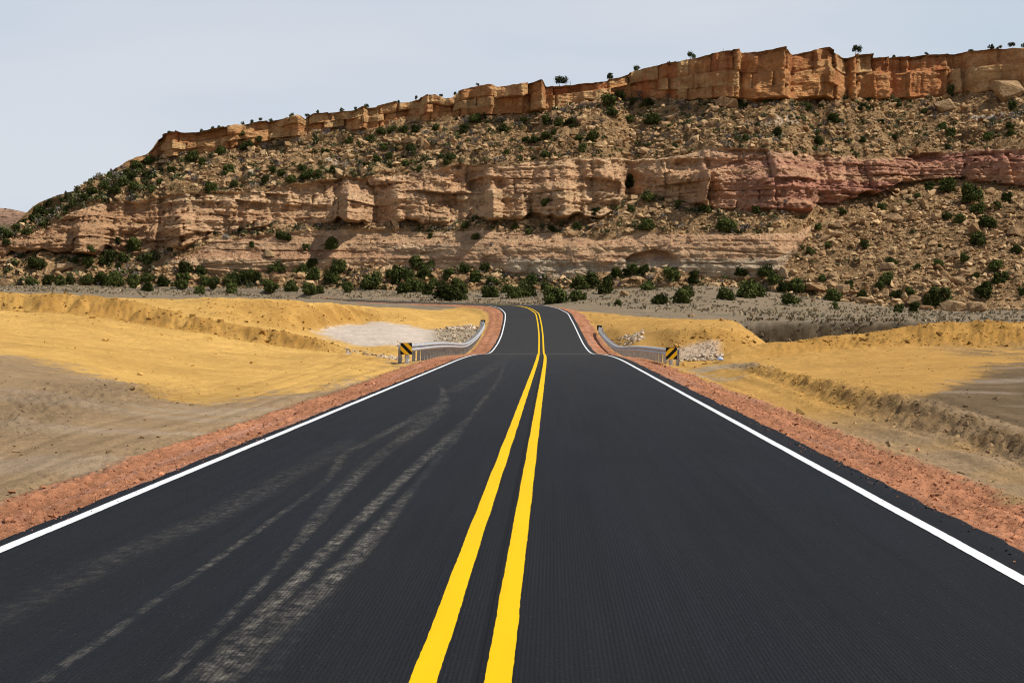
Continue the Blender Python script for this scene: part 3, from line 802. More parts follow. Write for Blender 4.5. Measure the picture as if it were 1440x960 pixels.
warpx = 3.0 * fbm(MX * 0.03, MZ * 0.05, octv=2, seed=401)
dip = MZ + MX * 0.012
strat = fbm(MX * 0.012 + 0, dip * 0.30, octv=3, seed=410, gain=0.6)
strat2 = fbm((MX + warpx) * 0.03, dip * 0.95, octv=3, seed=415, gain=0.55)
crack = np.exp(-(perlin(MX * 0.02, dip * 0.42, seed=420) / 0.055) ** 2) * sstep(-0.15, 0.25, perlin(MX * 0.03, dip * 0.1, seed=421))
vjoint = np.exp(-(perlin((MX + 0.25 * warpx) * 0.11, MZ * 0.012, seed=425) / 0.035) ** 2)
f1, f2, cid = worley((MX + warpx) * 0.16, dip * 0.26 + 0.05 * MX, seed=1)
f1b, f2b, cidb = worley((MX + 0.5 * warpx) * 0.45 + 7, dip * 0.7, seed=2)
edge1 = np.exp(-((f2 - f1) / 0.07) ** 2); edge2 = np.exp(-((f2b - f1b) / 0.09) ** 2)
nf1 = fbm(MX * 0.25, MY * 0.25, MZ * 0.4, octv=4, seed=430)
nf2 = fbm(MX * 0.9, MY * 0.9, MZ * 1.3, octv=3, seed=440)
big = fbm(MX * 0.03, MZ * 0.03, octv=3, seed=450)

def facets(x, tier, spacing, seed):
    """upright joints split a cliff into faces: offset and tilt of the face, distance to its joint"""
    r = np.random.default_rng(seed)
    j = np.cumsum((0.22 + 1.6 * r.random(400) ** 1.6) * spacing * 1.15); j -= j[200]
    xx = x + r.uniform(-1, 1, 64)[tier % 64] * spacing * 3
    k = np.clip(np.searchsorted(j, xx), 1, 399)
    a, b_ = j[k - 1], j[k]
    hsh = _perm[(_perm[k & 255] + tier * 7) & 255] & 255
    rnd = r.random(256)[hsh]; tl_ = r.normal(0, 1, 256)[hsh]
    return rnd, tl_ * (xx - 0.5 * (a + b_)), np.minimum(xx - a, b_ - xx)


wob1 = 1.2 * fbm(MX * 0.05, dip * 0.05, octv=2, seed=510)
tb = np.cumsum(np.random.default_rng(5).uniform(2.2, 7.5, 60)) - 12
tier_m = np.searchsorted(tb, dip + wob1 * 1.4).astype(np.int32)
fr_m, ft_m, fe_m = facets(MX + 0.5 * warpx, tier_m, 13.0, 31)
tier_c = (FR + 0.05 * perlin(MX * 0.03, MX * 0, seed=470) > 0.60).astype(np.int32) + 2 * (FR + 0.06 * perlin(MX * 0.05, MX * 0, seed=472) > 0.30) * (perlin(MX * 0.02, MX * 0, seed=473) > 0.05)
fr_c, ft_c, fe_c = facets(MX + 0.12 * warpx, tier_c.astype(np.int32), 8.5, 37)
top_r, _, _ = facets(MX + 0.12 * warpx, np.ones_like(tier_c, np.int32), 8.5, 37)
out_ = np.zeros_like(MX)
# middle cliff: promontories, ledges, undercuts, hollows
ledge = np.abs(strat2)
mid_d = prom_mid[None] * sstep(1.05, 0.35, FR) * 0.9 * 2.0 + 1.2 * strat + 0.38 * strat2 - 0.9 * crack * sstep(0.0, 0.3, big) - 0.5 * vjoint + 2.0 * (fr_m - 0.5) + 0.13 * np.clip(ft_m, -9, 9) - 0.9 * np.exp(-(fe_m / 0.3) ** 2) * (fr_m > 0.4) + 0.5 * (cid - 0.5) + 0.45 * (cidb - 0.5) - 0.35 * edge1 - 0.22 * edge2 + 1.0 * nf1 + 0.38 * nf2 + 3.0 * big
hol = sstep(0.30, 0.62, perlin(MX * 0.09, dip * 0.22, seed=455)) * sstep(0.2, 0.5, FR)
mid_d -= 2.8 * hol
pits = sstep(0.34, 0.6, perlin(MX * 0.55, dip * 0.75, seed=460)) * np.exp(-((MPX - 1330) / 120) ** 2) * sstep(0.2, 0.45, FR) * sstep(0.95, 0.75, FR)
pits += sstep(0.40, 0.65, perlin(MX * 0.6, dip * 0.8, seed=461)) * np.exp(-((MPX - 270) / 60) ** 2)
mid_d -= 1.9 * pits
out_ = np.where(cliff, mid_d * np.where(FR < 0.5, endl, sstep(1.0, 0.96, FR)), out_)
# slickrock apron
low_d = 0.8 * strat + 0.25 * strat2 - 0.5 * crack + 0.7 * nf1 + 0.14 * nf2 + 2.0 * big + 1.6 * np.sin(FR * math.pi) + 0.3 * (cid - .5) - 0.2 * edge1
arch = ((MPX - 916) / 36) ** 2 + (np.maximum(MPY - 384, -60) / 26) ** 2 + (MPY > 384) * 0.0
alc = sstep(1.15, 0.88, ((MPX - 916 - 2 * nf1) / 36) ** 2 + ((MPY - 372 - 2 * nf1) / 20) ** 2) * sstep(376, 362, MPY)
low_d -= 2.2 * alc
pill = np.exp(-((MPX - 470) / 14) ** 2) * 2.0
low_d += pill
thick = [np.clip((pts_z[k + 2] - pts_z[k + 1] - 0.6) / 3.0, 0, 1)[None] for k in range(6)]
out_ = np.where(low, low_d * ends * thick[1], out_)
# caprock: sawtooth of blocks with a bedding notch
notch = np.exp(-((FR - 0.62 - 0.05 * perlin(MX * 0.03, MX * 0, seed=470)) / 0.03) ** 2)
setb = sstep(0.60, 0.70, FR) * 0.9 * sstep(0.1, -0.1, perlin(MX * 0.025, MX * 0, seed=471))
ccid = fr_c
cap_d = prom_cap[None] * (0.75 + 0.35 * FR) + 1.5 * (ccid - 0.5) + 0.9 * (top_r - 0.5) + 0.24 * np.clip(ft_c, -6, 6) - 0.7 * np.exp(-(fe_c / 0.18) ** 2) + 1.6 * perlin(MX * 0.05, MX * 0 + 3.3, seed=476) * sstep(880, 700, MPX) + 0.8 * fbm(MX * 0.09, MZ * 0.12, octv=2, seed=474) - 0.5 * notch * sstep(-0.1, 0.2, big) - setb + 0.16 * strat2 + 0.25 * (cidb - 0.5) * sstep(.5, .3, FR) - 0.06 * edge2 + 0.40 * nf1 + 0.16 * nf2 - 0.9 * sstep(0.9, 1.0, FR) * np.abs(nf1)
capw = sstep(150, 230, MPX)
out_ = np.where(cap, (cap_d * capw + (1 - capw) * 0.6 * nf1) * endl, out_)
pc_top = ((prom_cap[None] * 1.1 + 2.0 * (top_r - 0.5)) * capw)
out_ = np.where(SEG == 6, pc_top * (1 - FR), out_)
ux = -0.05 * np.ones_like(MX)
MYd = MY - out_
MXd = MX + out_ * 0.06
MZd = MZ.copy()
tal = (talus | bench | base_t)
tn = fbm(MX * 0.055, MY * 0.055, octv=3, seed=480) * 1.5 + fbm(MX * 0.35, MY * 0.35, octv=4, seed=485) * 0.55 + np.abs(fbm(MX * 1.1, MY * 1.1, octv=2, seed=490)) * 0.35
gul = fbm(MX * 0.12 + 0.04 * MZ, MZ * 0.01, octv=3, seed=491) * 0.9
ledges_t = sstep(0.15, 0.4, perlin(MX * 0.03, dip * 0.5, seed=492)) * 0.8
MZd = np.where(tal, MZ + (tn + gul * 0.7) * ends * np.where(bench, thick[2], 1.0) + ledges_t * ends * talus, MZd)
MYd = np.where(tal, MYd - 0.35 * tn * ends, MYd)
MZd = np.where(top, MZd + 0.5 * fbm(MX * 0.2, MY * 0.2, octv=3, seed=495) * sstep(0, 0.4, FR + (SEG > 6)), MZd)
tz = (0.9 * (top_r - 0.6)) * capw
MZd = np.where(cap, MZd + tz * sstep(0.55, 1, FR) + 0.35 * nf1 * sstep(0.9, 1, FR), MZd)
MZd = np.where(SEG == 6, MZd + tz * (1 - FR), MZd)

# rock colours
MC = np.empty(MX.shape + (3,), np.float32)
ORG = np.array([0.385, 0.200, 0.090]); BUFF = np.array([0.41, 0.275, 0.140]); RUST = np.array([0.30, 0.105, 0.042])
PNKT = np.array([0.43, 0.278, 0.168]); PINK = np.array([0.33, 0.165, 0.122]); BRN = np.array([0.22, 0.115, 0.060]); CREAM = np.array([0.47, 0.34, 0.215])
TALC = np.array([0.160, 0.107, 0.056]); TALL = np.array([0.285, 0.193, 0.104])
streaks = fbm(MX * 0.55, MZ * 0.05, octv=4, seed=500)
cband = fbm(MX * 0.008, dip * 0.38, octv=4, seed=505)
MC[:] = TALC
MC = mixc(MC, TALL, np.clip(0.5 + 0.9 * tn * 0.4 + 0.5 * nf1, 0, 1))
cm = mixc(np.broadcast_to(PNKT, MC.shape).astype(np.float32), CREAM, np.clip(0.35 + 0.9 * cband, 0, 1))
cm = mixc(cm, PINK, sstep(930, 1080, MPX) * np.clip(0.75 + 0.7 * cband, 0, 1))
cm = mixc(cm, BRN, np.clip(0.02 + 0.9 * streaks, 0, 1) * 0.5)
cm = mixc(cm, np.array([0.27, 0.15, 0.08]), sstep(300, 180, MPX) * 0.45)
cm = mixc(cm, CREAM * 1.05, sstep(0.80, 1.0, FR) * 0.5)
MC = np.where(cliff[..., None], cm, MC)
cl = mixc(np.broadcast_to(np.array([0.36, 0.225, 0.140]), MC.shape).astype(np.float32), CREAM, np.clip(0.3 + 0.9 * cband, 0, 1))
wb_ = sstep(690, 730, MPX) * sstep(1130, 1090, MPX) * sstep(0.44, 0.36, FR + 0.06 * nf1)
cl = mixc(cl, np.array([0.40, 0.345, 0.26]), wb_ * 0.85)
cl = mixc(cl, BRN, np.clip(0.05 + 0.7 * streaks, 0, 1) * 0.45)
cl = mixc(cl, np.array([0.37, 0.21, 0.12]), alc * 0.4)
MC = np.where((low & (thick[1] > 0.25))[..., None], cl, MC)
ck = mixc(np.broadcast_to(ORG, MC.shape).astype(np.float32), BUFF, np.clip(0.50 + 1.2 * (ccid - 0.5) + 0.5 * nf1 + 0.6 * cband - 0.3 * sstep(880, 960, MPX) * sstep(1290, 1240, MPX), 0, 1))
ck = mixc(ck, np.array([0.34, 0.13, 0.06]), (np.abs(ccid - 0.22) < 0.10) * np.clip(0.4 + 0.6 * streaks, 0, 0.7))
ck = mixc(ck, RUST, np.clip(-0.05 + 0.9 * streaks + 0.5 * notch, 0, 1) * 0.75)
ck = mixc(ck, RUST * 0.8, sstep(0.66, 0.8, FR) * sstep(1010, 1030, MPX) * sstep(1340, 1290, MPX) * 0.35)
ck = mixc(ck, TALC, (1 - capw))
MC = np.where(cap[..., None], ck, MC)
MC = np.where(top[..., None], (BUFF * 0.85)[None, None], MC)
for (qx, qy, rx, ry, cc_) in ((480, 226, 28, 6, (0.46, 0.42, 0.36)), (1100, 169, 32, 6, (0.40, 0.34, 0.27)), (1400, 165, 70, 5, (0.42, 0.385, 0.34)), (345, 245, 30, 4, (0.5, 0.45, 0.38)), (1432, 310, 22, 12, (0.36, 0.27, 0.2)), (600, 352, 60, 10, (0.45, 0.33, 0.22))):
    k = sstep(1.25, 0.6, ((MPX - qx) / rx) ** 2 + ((MPY - qy) / ry) ** 2 + 0.8 * nf1)
    MC = mixc(MC, cc_, k * 0.7 * (talus | bench | low))
MC = np.clip(MC * np.array([1.22, 1.12, 1.0], np.float32) * (1 + 0.22 * nf1[..., None]), 0.02, 0.75)
MP = np.stack([MXd, MYd, MZd], -1)
mesa = link('mesa', np_mesh('mesa', MP, grid_faces(*MX.shape), col=MC), M_mesa)
tag(mesa, None, kind='structure')
MPYd = HY + (ZC - MZd) * F / MYd
MROWS = int(np.nonzero(SEG[:, 0] >= 6)[0][2])


def mesa_hit(px, py):
    c = int(round((px - pmx[0]) / (pmx[1] - pmx[0])))
    q = np.nonzero(MPYd[2:MROWS, c] <= py)[0]
    r = (q[0] + 2) if len(q) else MROWS - 1
    return Vector((MXd[r, c], MYd[r, c], MZd[r, c]))


RIM0 = int(np.nonzero(SEG[:, 0] == 6)[0][2])


def rim_point(px):
    c = int(round((px - pmx[0]) / (pmx[1] - pmx[0])))
    return Vector((MXd[RIM0, c], MYd[RIM0, c], MZd[RIM0, c]))


def hit(px, py):
    g = ground_hit(px, py)
    m_ = mesa_hit(px, py)
    if g is None: return m_
    return g if g.y < m_.y + 0.5 else m_


# a second, far mesa closing the gap on the left
fpx = np.linspace(-420, 140, 240)
ftop = np.interp(fpx, [-420, -100, 0, 20, 36, 60, 140], [285, 289, 292, 295, 299, 303, 310]) + 1.0 * fbm(fpx * 0.08, fpx * 0, octv=3, seed=601)
rowsf = []; colf = []
for fr in np.linspace(0, 1, 60):
    fd = 1250 + 260 * fr - 25 * sstep(0.78, 0.84, fr) * 0
    pyf = 352 + (ftop - 352) * fr
    zf = ZC + (HY - pyf) / F * fd
    yo = fd + np.where(fr > 0.5, 14, 6) * fbm(fpx * 0.05, fpx * 0 + fr * 6, octv=4, seed=602)
    rowsf.append(np.stack([(fpx - CX) / F * yo, yo, zf], -1))
    k1 = np.clip(0.4 + fbm(fpx * 0.04, fpx * 0 + fr * 9, octv=3, seed=603), 0, 1)
    basec = np.array([0.33, 0.20, 0.13]) if fr > 0.62 else np.array([0.26, 0.19, 0.11])
    colf.append(basec * (0.75 + 0.5 * k1)[:, None] * np.where(np.abs(fr - 0.55) < 0.05, 0.5, 0.8) * np.where(rng.random(len(fpx)) < 0.16, 0.35, 1.0)[:, None])
rowsf.append(rowsf[-1] + np.array([0, 400, -10])); colf.append(colf[-1])
Pf = np.stack(rowsf, 0)
fm = link('far_mesa', np_mesh('far_mesa', Pf, grid_faces(*Pf.shape[:2]), col=np.stack(colf, 0)), M_mesa)
tag(fm, None, kind='structure')

# ------------------------------------------------------------------ stones: templates and masses
def rock_template(seed, npts=16, sq=(1, 0.8, 0.6)):
    r = random.Random(seed)
    bm = bmesh.new()
    for i in range(npts):
        v = Vector((r.uniform(-1, 1), r.uniform(-1, 1), r.uniform(-1, 1)))
        mx_ = max(abs(v.x), abs(v.y), abs(v.z)); v = v * (1.0 / mx_) * r.uniform(0.7, 1.0) if r.random() < 0.75 else v.normalized()
        bm.verts.new((v.x * sq[0] * 0.5, v.y * sq[1] * 0.5, v.z * sq[2] * 0.5))
    res = bmesh.ops.convex_hull(bm, input=bm.verts)
    bmesh.ops.delete(bm, geom=[g for g in res['geom_interior'] if isinstance(g, bmesh.types.BMVert)], context='VERTS')
    loose = [v for v in bm.verts if not v.link_faces]
    bmesh.ops.delete(bm, geom=loose, context='VERTS')
    bmesh.ops.recalc_face_normals(bm, faces=bm.faces)
    return bm


def bm_arrays(bm):
    bmesh.ops.triangulate(bm, faces=bm.faces)
    bm.verts.index_update()
    return np.array([v.co[:] for v in bm.verts], np.float32), np.array([[v.index for v in f.verts] for f in bm.faces], np.int32)


small = []
for sd in range(8):
    bm = rock_template(900 + sd, 9 if sd < 5 else 12, (1, random.uniform(.7, 1), random.uniform(.5, .85)))
    small.append(bm_arrays(bm)); bm.free()


def stone_mass(name, pos, size, colr, mat, label, sink=0.2, tmpl=small):
    Vs, Fs, Cs = [], [], []; base_i = 0
    n = len(pos)
    ang = rng.uniform(0, 2 * math.pi, (n, 3)) * np.array([0.15, 0.15, 1.0])
    pick = rng.integers(0, len(tmpl), n)
    for q in range(len(tmpl)):
        idx = np.nonzero(pick == q)[0]
        if not len(idx): continue
        v, f = tmpl[q]
        a = ang[idx]
        ca, sa = np.cos(a[:, 2]), np.sin(a[:, 2]); cb, sb = np.cos(a[:, 0]), np.sin(a[:, 0])
        sc = size[idx][:, None, None] if size.ndim == 1 else size[idx][:, None, :]
        p = v[None] * sc
        x, y, z = p[..., 0], p[..., 1] * cb[:, None] - p[..., 2] * sb[:, None], p[..., 1] * sb[:, None] + p[..., 2] * cb[:, None]
        X = x * ca[:, None] - y * sa[:, None]; Y = x * sa[:, None] + y * ca[:, None]
        s1 = size[idx] if size.ndim == 1 else size[idx][:, 2]
        W = np.stack([X, Y, z], -1) + pos[idx][:, None, :] + np.stack([0 * s1, 0 * s1, s1 * (0.3 - sink)], -1)[:, None, :]
        m_ = len(idx)
        Vs.append(W.reshape(-1, 3)); Fs.append((f[None] + (np.arange(m_) * len(v))[:, None, None] + base_i).reshape(-1, 3))
        Cs.append(np.repeat(colr[idx], len(v), 0)); base_i += m_ * len(v)
    me = np_mesh(name, np.concatenate(Vs), np.concatenate(Fs), col=np.concatenate(Cs), flat=True)
    return tag(link(name, me, mat), label, kind='stuff')


# rubble on every talus of the mesa
rows_t = np.nonzero((SEG[:, 0] == 0) | (SEG[:, 0] == 2) | (SEG[:, 0] == 4))[0]
n = 62000
cell = np.abs(np.gradient(MPY, axis=0)); cell[~np.isin(SEG, (0, 2, 4))] = 0; cell *= np.where(SEG == 4, 1.15, 1.0)
cdf = np.cumsum(cell.ravel()); pk = np.searchsorted(cdf, rng.random(n) * cdf[-1])
rr, c_ = np.unravel_index(np.clip(pk, 0, MX.size - 1), MX.shape)
dens = perlin(MXd[rr, c_] * 0.06, MYd[rr, c_] * 0.06, seed=700) + rng.uniform(-0.7, 0.7, n)
ok = dens > -0.35
rr, c_ = rr[ok], c_[ok]; n = len(rr)
pos_ = np.stack([MXd[rr, c_], MYd[rr, c_], MZd[rr, c_]], -1) + rng.normal(0, 0.12, (n, 3)) * np.array([1, 1, 0])
sz = np.clip(0.40 * rng.pareto(2.4, n) + 0.36, 0.3, 2.3)
sizes = sz[:, None] * rng.uniform(0.7, 1.3, (n, 3))
tone = rng.uniform(0.0, 1.0, (n, 1))
colr = (np.array([0.30, 0.175, 0.083]) * (1 - tone) + np.array([0.52, 0.35, 0.185]) * tone) * rng.uniform(0.75, 1.15, (n, 1))
stone_mass('rubble', pos_, sizes, colr, M_rubble, 'tan sandstone rubble strewn over the talus slopes of the mesa', sink=0.12)

# broken rock lodged on the ledges of the two cliff bands
sl_ = np.gradient(MZd, axis=0) / np.maximum(np.abs(np.gradient(MYd, axis=0)), 1e-3)
ra, ca = np.nonzero(((SEG == 3) | (SEG == 1)) & (sl_ < 0.85) & (np.gradient(MYd, axis=0) > 0.02))
pk = rng.integers(0, len(ra), 5200); ra, ca = ra[pk], ca[pk]; n = len(ra)
pos_ = np.stack([MXd[ra, ca], MYd[ra, ca], MZd[ra, ca]], -1)
sizes = np.clip(0.25 * rng.pareto(2.4, n) + 0.25, 0.2, 1.3)[:, None] * rng.uniform(0.7, 1.3, (n, 3))
stone_mass('rubble', pos_, sizes, np.clip(MC[ra, ca] * rng.uniform(0.7, 1.15, (n, 1)), 0.02, 0.7), M_rubble, 'broken rock lodged on the ledges of the pink and tan cliff bands')

# red crushed gravel on both shoulders
n = 34000
sd_ = rng.choice([-1, 1], n); s = 4.0 * np.exp(rng.uniform(0, 1, n) * math.log(17))
lt = sd_ * (np.where(sd_ < 0, 3.89, 4.1) + np.abs(rng.normal(0.62, 0.42, n)))
pp = road_pt(s, lt)
zg, cg, lg = ground_z(pp[:, 0], pp[:, 1]); pp[:, 2] = zg
sz = np.clip(0.011 + 0.008 * rng.pareto(2.6, n) + 0.012 * np.exp(-((np.abs(lt) - 5.35) / 0.25) ** 2), 0.012, 0.08) * (1 + s / 60)
tone = rng.uniform(0.55, 1.35, (n, 1))
colr = np.where(rng.random((n, 1)) < 0.85, np.array([[0.40, 0.178, 0.092]]), np.array([[0.22, 0.09, 0.047]])) * tone
stone_mass('gravel', pp, sz, colr, M_gravel, 'red crushed gravel along both road shoulders')
n = 700
sd_ = rng.choice([-1, 1], n); s = 4.0 * np.exp(rng.uniform(0, 1, n) * math.log(12))
lt = sd_ * (np.where(sd_ < 0, 3.87, 4.05) - np.abs(rng.normal(0, 0.13, n)) ** 1.2)
pp = road_pt(s, lt, 0.004)
stone_mass('gravel', pp, rng.uniform(0.008, 0.026, n) * (1 + s / 60), np.where(rng.random((n, 1)) < 0.5, np.array([[0.33, 0.15, 0.09]]), np.array([[0.02, 0.02, 0.022]])) * rng.uniform(0.6, 1.3, (n, 1)), M_gravel, 'loose grit strayed onto the asphalt edges')
# a few stones that strayed onto the asphalt edge and lumps of asphalt
# clods on the bare soil, coloured like the soil they lie on
n = 30000
d = 9 * np.exp(rng.uniform(0, 1, n) * math.log(19)); pxr = rng.uniform(-240, 1700, n)
X = (pxr - CX) / F * d
zg, cg, lg = ground_z(X, d)
keep = (np.abs(lg) > 5.6)
cl_n = perlin(X * 0.35, d * 0.35, seed=720)
wgt = 0.10 + 0.9 * np.exp(-((lg - 7.75) / 0.55) ** 2) * (d < 58) + 0.55 * np.exp(-((lg + 9.6) / 1.3) ** 2) * (d < 42) + 0.45 * (d > 70) + 0.15 * (cl_n > 0.25)
keep &= rng.random(n) < wgt
keep &= ~((d > 100) & (pxr > 425) & (pxr < 640)) & (d < 168)
X, d, zg, cg = X[keep], d[keep], zg[keep], cg[keep]; n = len(X)
sz = np.clip((0.016 + 0.016 * rng.pareto(2.4, n)), 0.015, 0.13) * (1 + d / 34)
stone_mass('dirt_clods', np.stack([X, d, zg], -1), sz, np.clip(cg * rng.uniform(0.75, 1.12, (n, 1)), 0.02, 0.7), M_gravel, 'small clods of soil scattered over the graded dirt')

# lumps on the faces of the yellow berms and mounds
GS = gauss(slope_d, 1, 0)[6:6 + len(dm), G0:G0 + NMAIN]
rs, cs_ = np.nonzero((GS > 0.085) & (GY > 68) & (GY < 168) & (np.abs(GL) > 6.5) & (GC[..., 0] > 0.3))
pk = rng.integers(0, len(rs), 10000); rs, cs_ = rs[pk], cs_[pk]; n = len(rs)
sz = np.clip(0.05 + 0.05 * rng.pareto(2.2, n), 0.05, 0.42)
pp = np.stack([GX[rs, cs_], GY[rs, cs_], GZ[rs, cs_]], -1) + rng.normal(0, 0.08, (n, 3)) * np.array([1, 1, 0])
stone_mass('dirt_clods', pp, sz, np.clip(GC[rs, cs_] * rng.uniform(0.42, 1.05, (n, 1)), 0.02, 0.7), M_gravel, 'lumps of yellow soil on the faces of the berms')

# the spoil windrow and the ditch line are heaps of clods
n = 9000
s = 9 * np.exp(rng.uniform(0, 1, n) * math.log(6.4)); right_ = rng.random(n) < 0.72
wc = 7.75 + 0.25 * perlin(s * 0.06, s * 0) + 0.12 * perlin(s * 0.35, s * 0, seed=3)
lt = np.where(right_, wc + rng.normal(-0.05, 0.38, n), -9.6 + 0.7 * perlin(s * 0.09, s * 0, seed=21) + rng.normal(0, 0.9, n))
k = right_ | ((s > 15) & (s < 40))
pp = road_pt(s, lt)[k]; s = s[k]; n = len(s)
zg, cg, lg = ground_z(pp[:, 0], pp[:, 1]); pp[:, 2] = zg
sz = np.clip(0.022 + 0.02 * rng.pareto(2.4, n), 0.02, 0.13) * np.where(right_[k], 1.0, 0.8)
stone_mass('dirt_clods', pp, sz, np.clip(cg * rng.uniform(0.8, 1.35, (n, 1)), 0.02, 0.7), M_gravel, 'heaped clods of the spoil windrow and the left ditch line')

# pale riprap stones around the culvert
Pz, Sz, Cz = [], [], []
for (pa, pb, da, db, cnt, smax) in ((488, 566, 72, 84, 150, 0.36), (628, 672, 146, 152, 90, 0.7), (612, 668, 106, 148, 240, 0.42), (866, 905, 108, 120, 110, 0.5), (955, 1018, 87.5, 91.5, 120, 0.40), (945, 1012, 88, 95, 160, 0.22), (560, 640, 104, 112, 110, 0.4)):
    pxr = rng.uniform(pa, pb, cnt); d = rng.uniform(da, db, cnt); X = (pxr - CX) / F * d
    zg, cg, lg = ground_z(X, d)
    k = np.abs(lg) > 6.4
    Pz.append(np.stack([X, d, zg], -1)[k]); Sz.append((rng.uniform(0.35, 1.0, cnt) * smax)[k])
    Cz.append((np.array([[0.46, 0.36, 0.255]]) * rng.uniform(0.6, 1.25, (cnt, 1)))[k])
stone_mass('riprap', np.concatenate(Pz), np.concatenate(Sz), np.concatenate(Cz), M_rubble, 'pale broken riprap stones around the culvert beside the road', sink=0.1)

# ------------------------------------------------------------------ sagebrush and dry grass of the plain
Vs, Fs, Cs = [], [], []
n = 15000
pxr = rng.uniform(-240, 1700, n); d = np.zeros(n)
lo = np.interp(pxr, [-260, 250, 560, 690, 800, 900, 1035, 1130, 1270, 1300, 1720], [150, 215, 255, 235, 222, 190, 175, 172, 168, 150, 100])
d = lo + (d_base(pxr) + 2 - lo) * rng.random(n) ** 0.8
X = (pxr - CX) / F * d
zg, cg, lg = ground_z(X, d)
sb_n = perlin(X * 0.07, d * 0.12, seed=740)
k = (np.abs(lg) > 6.5) & (rng.random(n) < 0.45 + 0.8 * sb_n)
X, d, zg = X[k], d[k], zg[k]; n = len(X)
h = np.clip(rng.normal(0.24, 0.13, n), 0.08, 0.8)
bl_n = 7
for i in range(bl_n):
    a = rng.uniform(0, 2 * math.pi, n); lean = rng.uniform(0.2, 1.0, n) * h; wd = h * rng.uniform(0.18, 0.34, n)
    bx, by = X + rng.normal(0, 0.25, n) * h, d + rng.normal(0, 0.25, n) * h
    tx, ty, tz = bx + np.cos(a) * lean * 0.7, by + np.sin(a) * lean * 0.7, zg + h * rng.uniform(0.6, 1.05, n)
    nx, ny = -np.sin(a) * wd, np.cos(a) * wd
    q = np.stack([np.stack([bx - nx * .5, by - ny * .5, zg - 0.03], -1), np.stack([bx + nx * .5, by + ny * .5, zg - 0.03], -1),
                  np.stack([tx + nx, ty + ny, tz], -1), np.stack([tx - nx, ty - ny, tz * 1.0 - 0.05], -1)], 1)
    Vs.append(q.reshape(-1, 3)); Fs.append(np.arange(n * 4).reshape(-1, 4) + i * n * 4)
    tone = rng.uniform(0.7, 1.2, (n, 1)); gsel = rng.random((n, 1))
    Cs.append(np.repeat(np.where(gsel < 0.55, np.array([[0.25, 0.215, 0.145]]), np.array([[0.36, 0.275, 0.16]])) * tone, 4, 0))
n = 220
pxr = rng.uniform(1040, 1275, n); d = rng.uniform(153.5, 168, n); X = (pxr - CX) / F * d
zg, cg, lg = ground_z(X, d)
h = np.clip(rng.normal(0.26, 0.12, n), 0.1, 0.6); off0 = sum(len(v) for v in Vs)
for i in range(7):
    a = rng.uniform(0, 2 * math.pi, n); wd = h * rng.uniform(0.15, 0.3, n)
    bx, by = X + rng.normal(0, 0.3, n) * h, d + rng.normal(0, 0.3, n) * h
    tx, ty, tz_ = bx + np.cos(a) * h * .5, by + np.sin(a) * h * .5, zg + h * rng.uniform(0.5, 1.05, n)
    nx, ny = -np.sin(a) * wd, np.cos(a) * wd
    q = np.stack([np.stack([bx - nx * .5, by - ny * .5, zg - 0.03], -1), np.stack([bx + nx * .5, by + ny * .5, zg - 0.03], -1), np.stack([tx + nx, ty + ny, tz_], -1), np.stack([tx - nx, ty - ny, tz_ - 0.05], -1)], 1)
    Vs.append(q.reshape(-1, 3)); Fs.append(np.arange(n * 4).reshape(-1, 4) + off0 + i * n * 4)
    Cs.append(np.repeat(np.array([[0.19, 0.14, 0.082]]) * rng.uniform(0.6, 1.3, (n, 1)), 4, 0))
me = np_mesh('sagebrush', np.concatenate(Vs), np.concatenate(Fs), col=np.concatenate(Cs), flat=True)
tag(link('sagebrush', me, M_gravel), 'low grey sagebrush and dry grass covering the plain before the mesa', kind='stuff')

# ------------------------------------------------------------------ junipers
def crown_mesh(name, seed, lobes, n, wide_, tall, leaf, lift=0.0, dark=(0.020, 0.028, 0.008), light=(0.095, 0.102, 0.026)):
    """unit-high crown: many leaf-sized faces gathered into clumps"""
    r = np.random.default_rng(seed)
    cs = []
    for i in range(lobes):
        a = r.uniform(0, 2 * math.pi); q = r.uniform(0, 1) ** 0.6
        hz = r.uniform(0.12, 0.80)
        rad = 0.5 * wide_ * (1 - 0.55 * max(0, hz - 0.35)) * 0.74
        cs.append((math.cos(a) * q * rad, math.sin(a) * q * rad, lift + hz * (tall - lift) , r.uniform(0.10, 0.25) * wide_, r.uniform(0.75, 1.25)))
    cs = np.array(cs)
    pick = r.choice(lobes, n, p=cs[:, 3] ** 2 / (cs[:, 3] ** 2).sum())
    dirn = r.normal(size=(n, 3)); dirn /= np.linalg.norm(dirn, axis=1, keepdims=True)
    rad = cs[pick, 3] * (r.uniform(0.35, 1.0, n) ** 0.5) * (1 + 0.22 * r.normal(size=n))
    c = cs[pick, :3] + dirn * rad[:, None] * np.array([1, 1, 1.05])
    c[:, 2] = np.maximum(c[:, 2], lift * 0.6 + 0.02)
    nrm = dirn + r.normal(0, 0.55, (n, 3)); nrm /= np.linalg.norm(nrm, axis=1, keepdims=True)
    ref = r.normal(size=(n, 3)); u = np.cross(nrm, ref); u /= np.linalg.norm(u, axis=1, keepdims=True); v = np.cross(nrm, u)
    s = leaf * r.uniform(0.6, 1.4, (n, 1))
    quad = np.stack([c - u * s - v * s * 0.3, c + u * s * 0.2 - v * s, c + u * s + v * s * 0.4, c - u * s * 0.3 + v * s], 1)
    k = (0.65 * cs[pick, 4] - 0.35 + r.uniform(-0.25, 0.35, n)).clip(0, 1)[:, None]
    col = np.array(dark) * (1 - k) + np.array(light) * k
    return np_mesh(name, quad.reshape(-1, 3), np.arange(n * 4).reshape(-1, 4), col=np.repeat(col, 4, 0), flat=True)


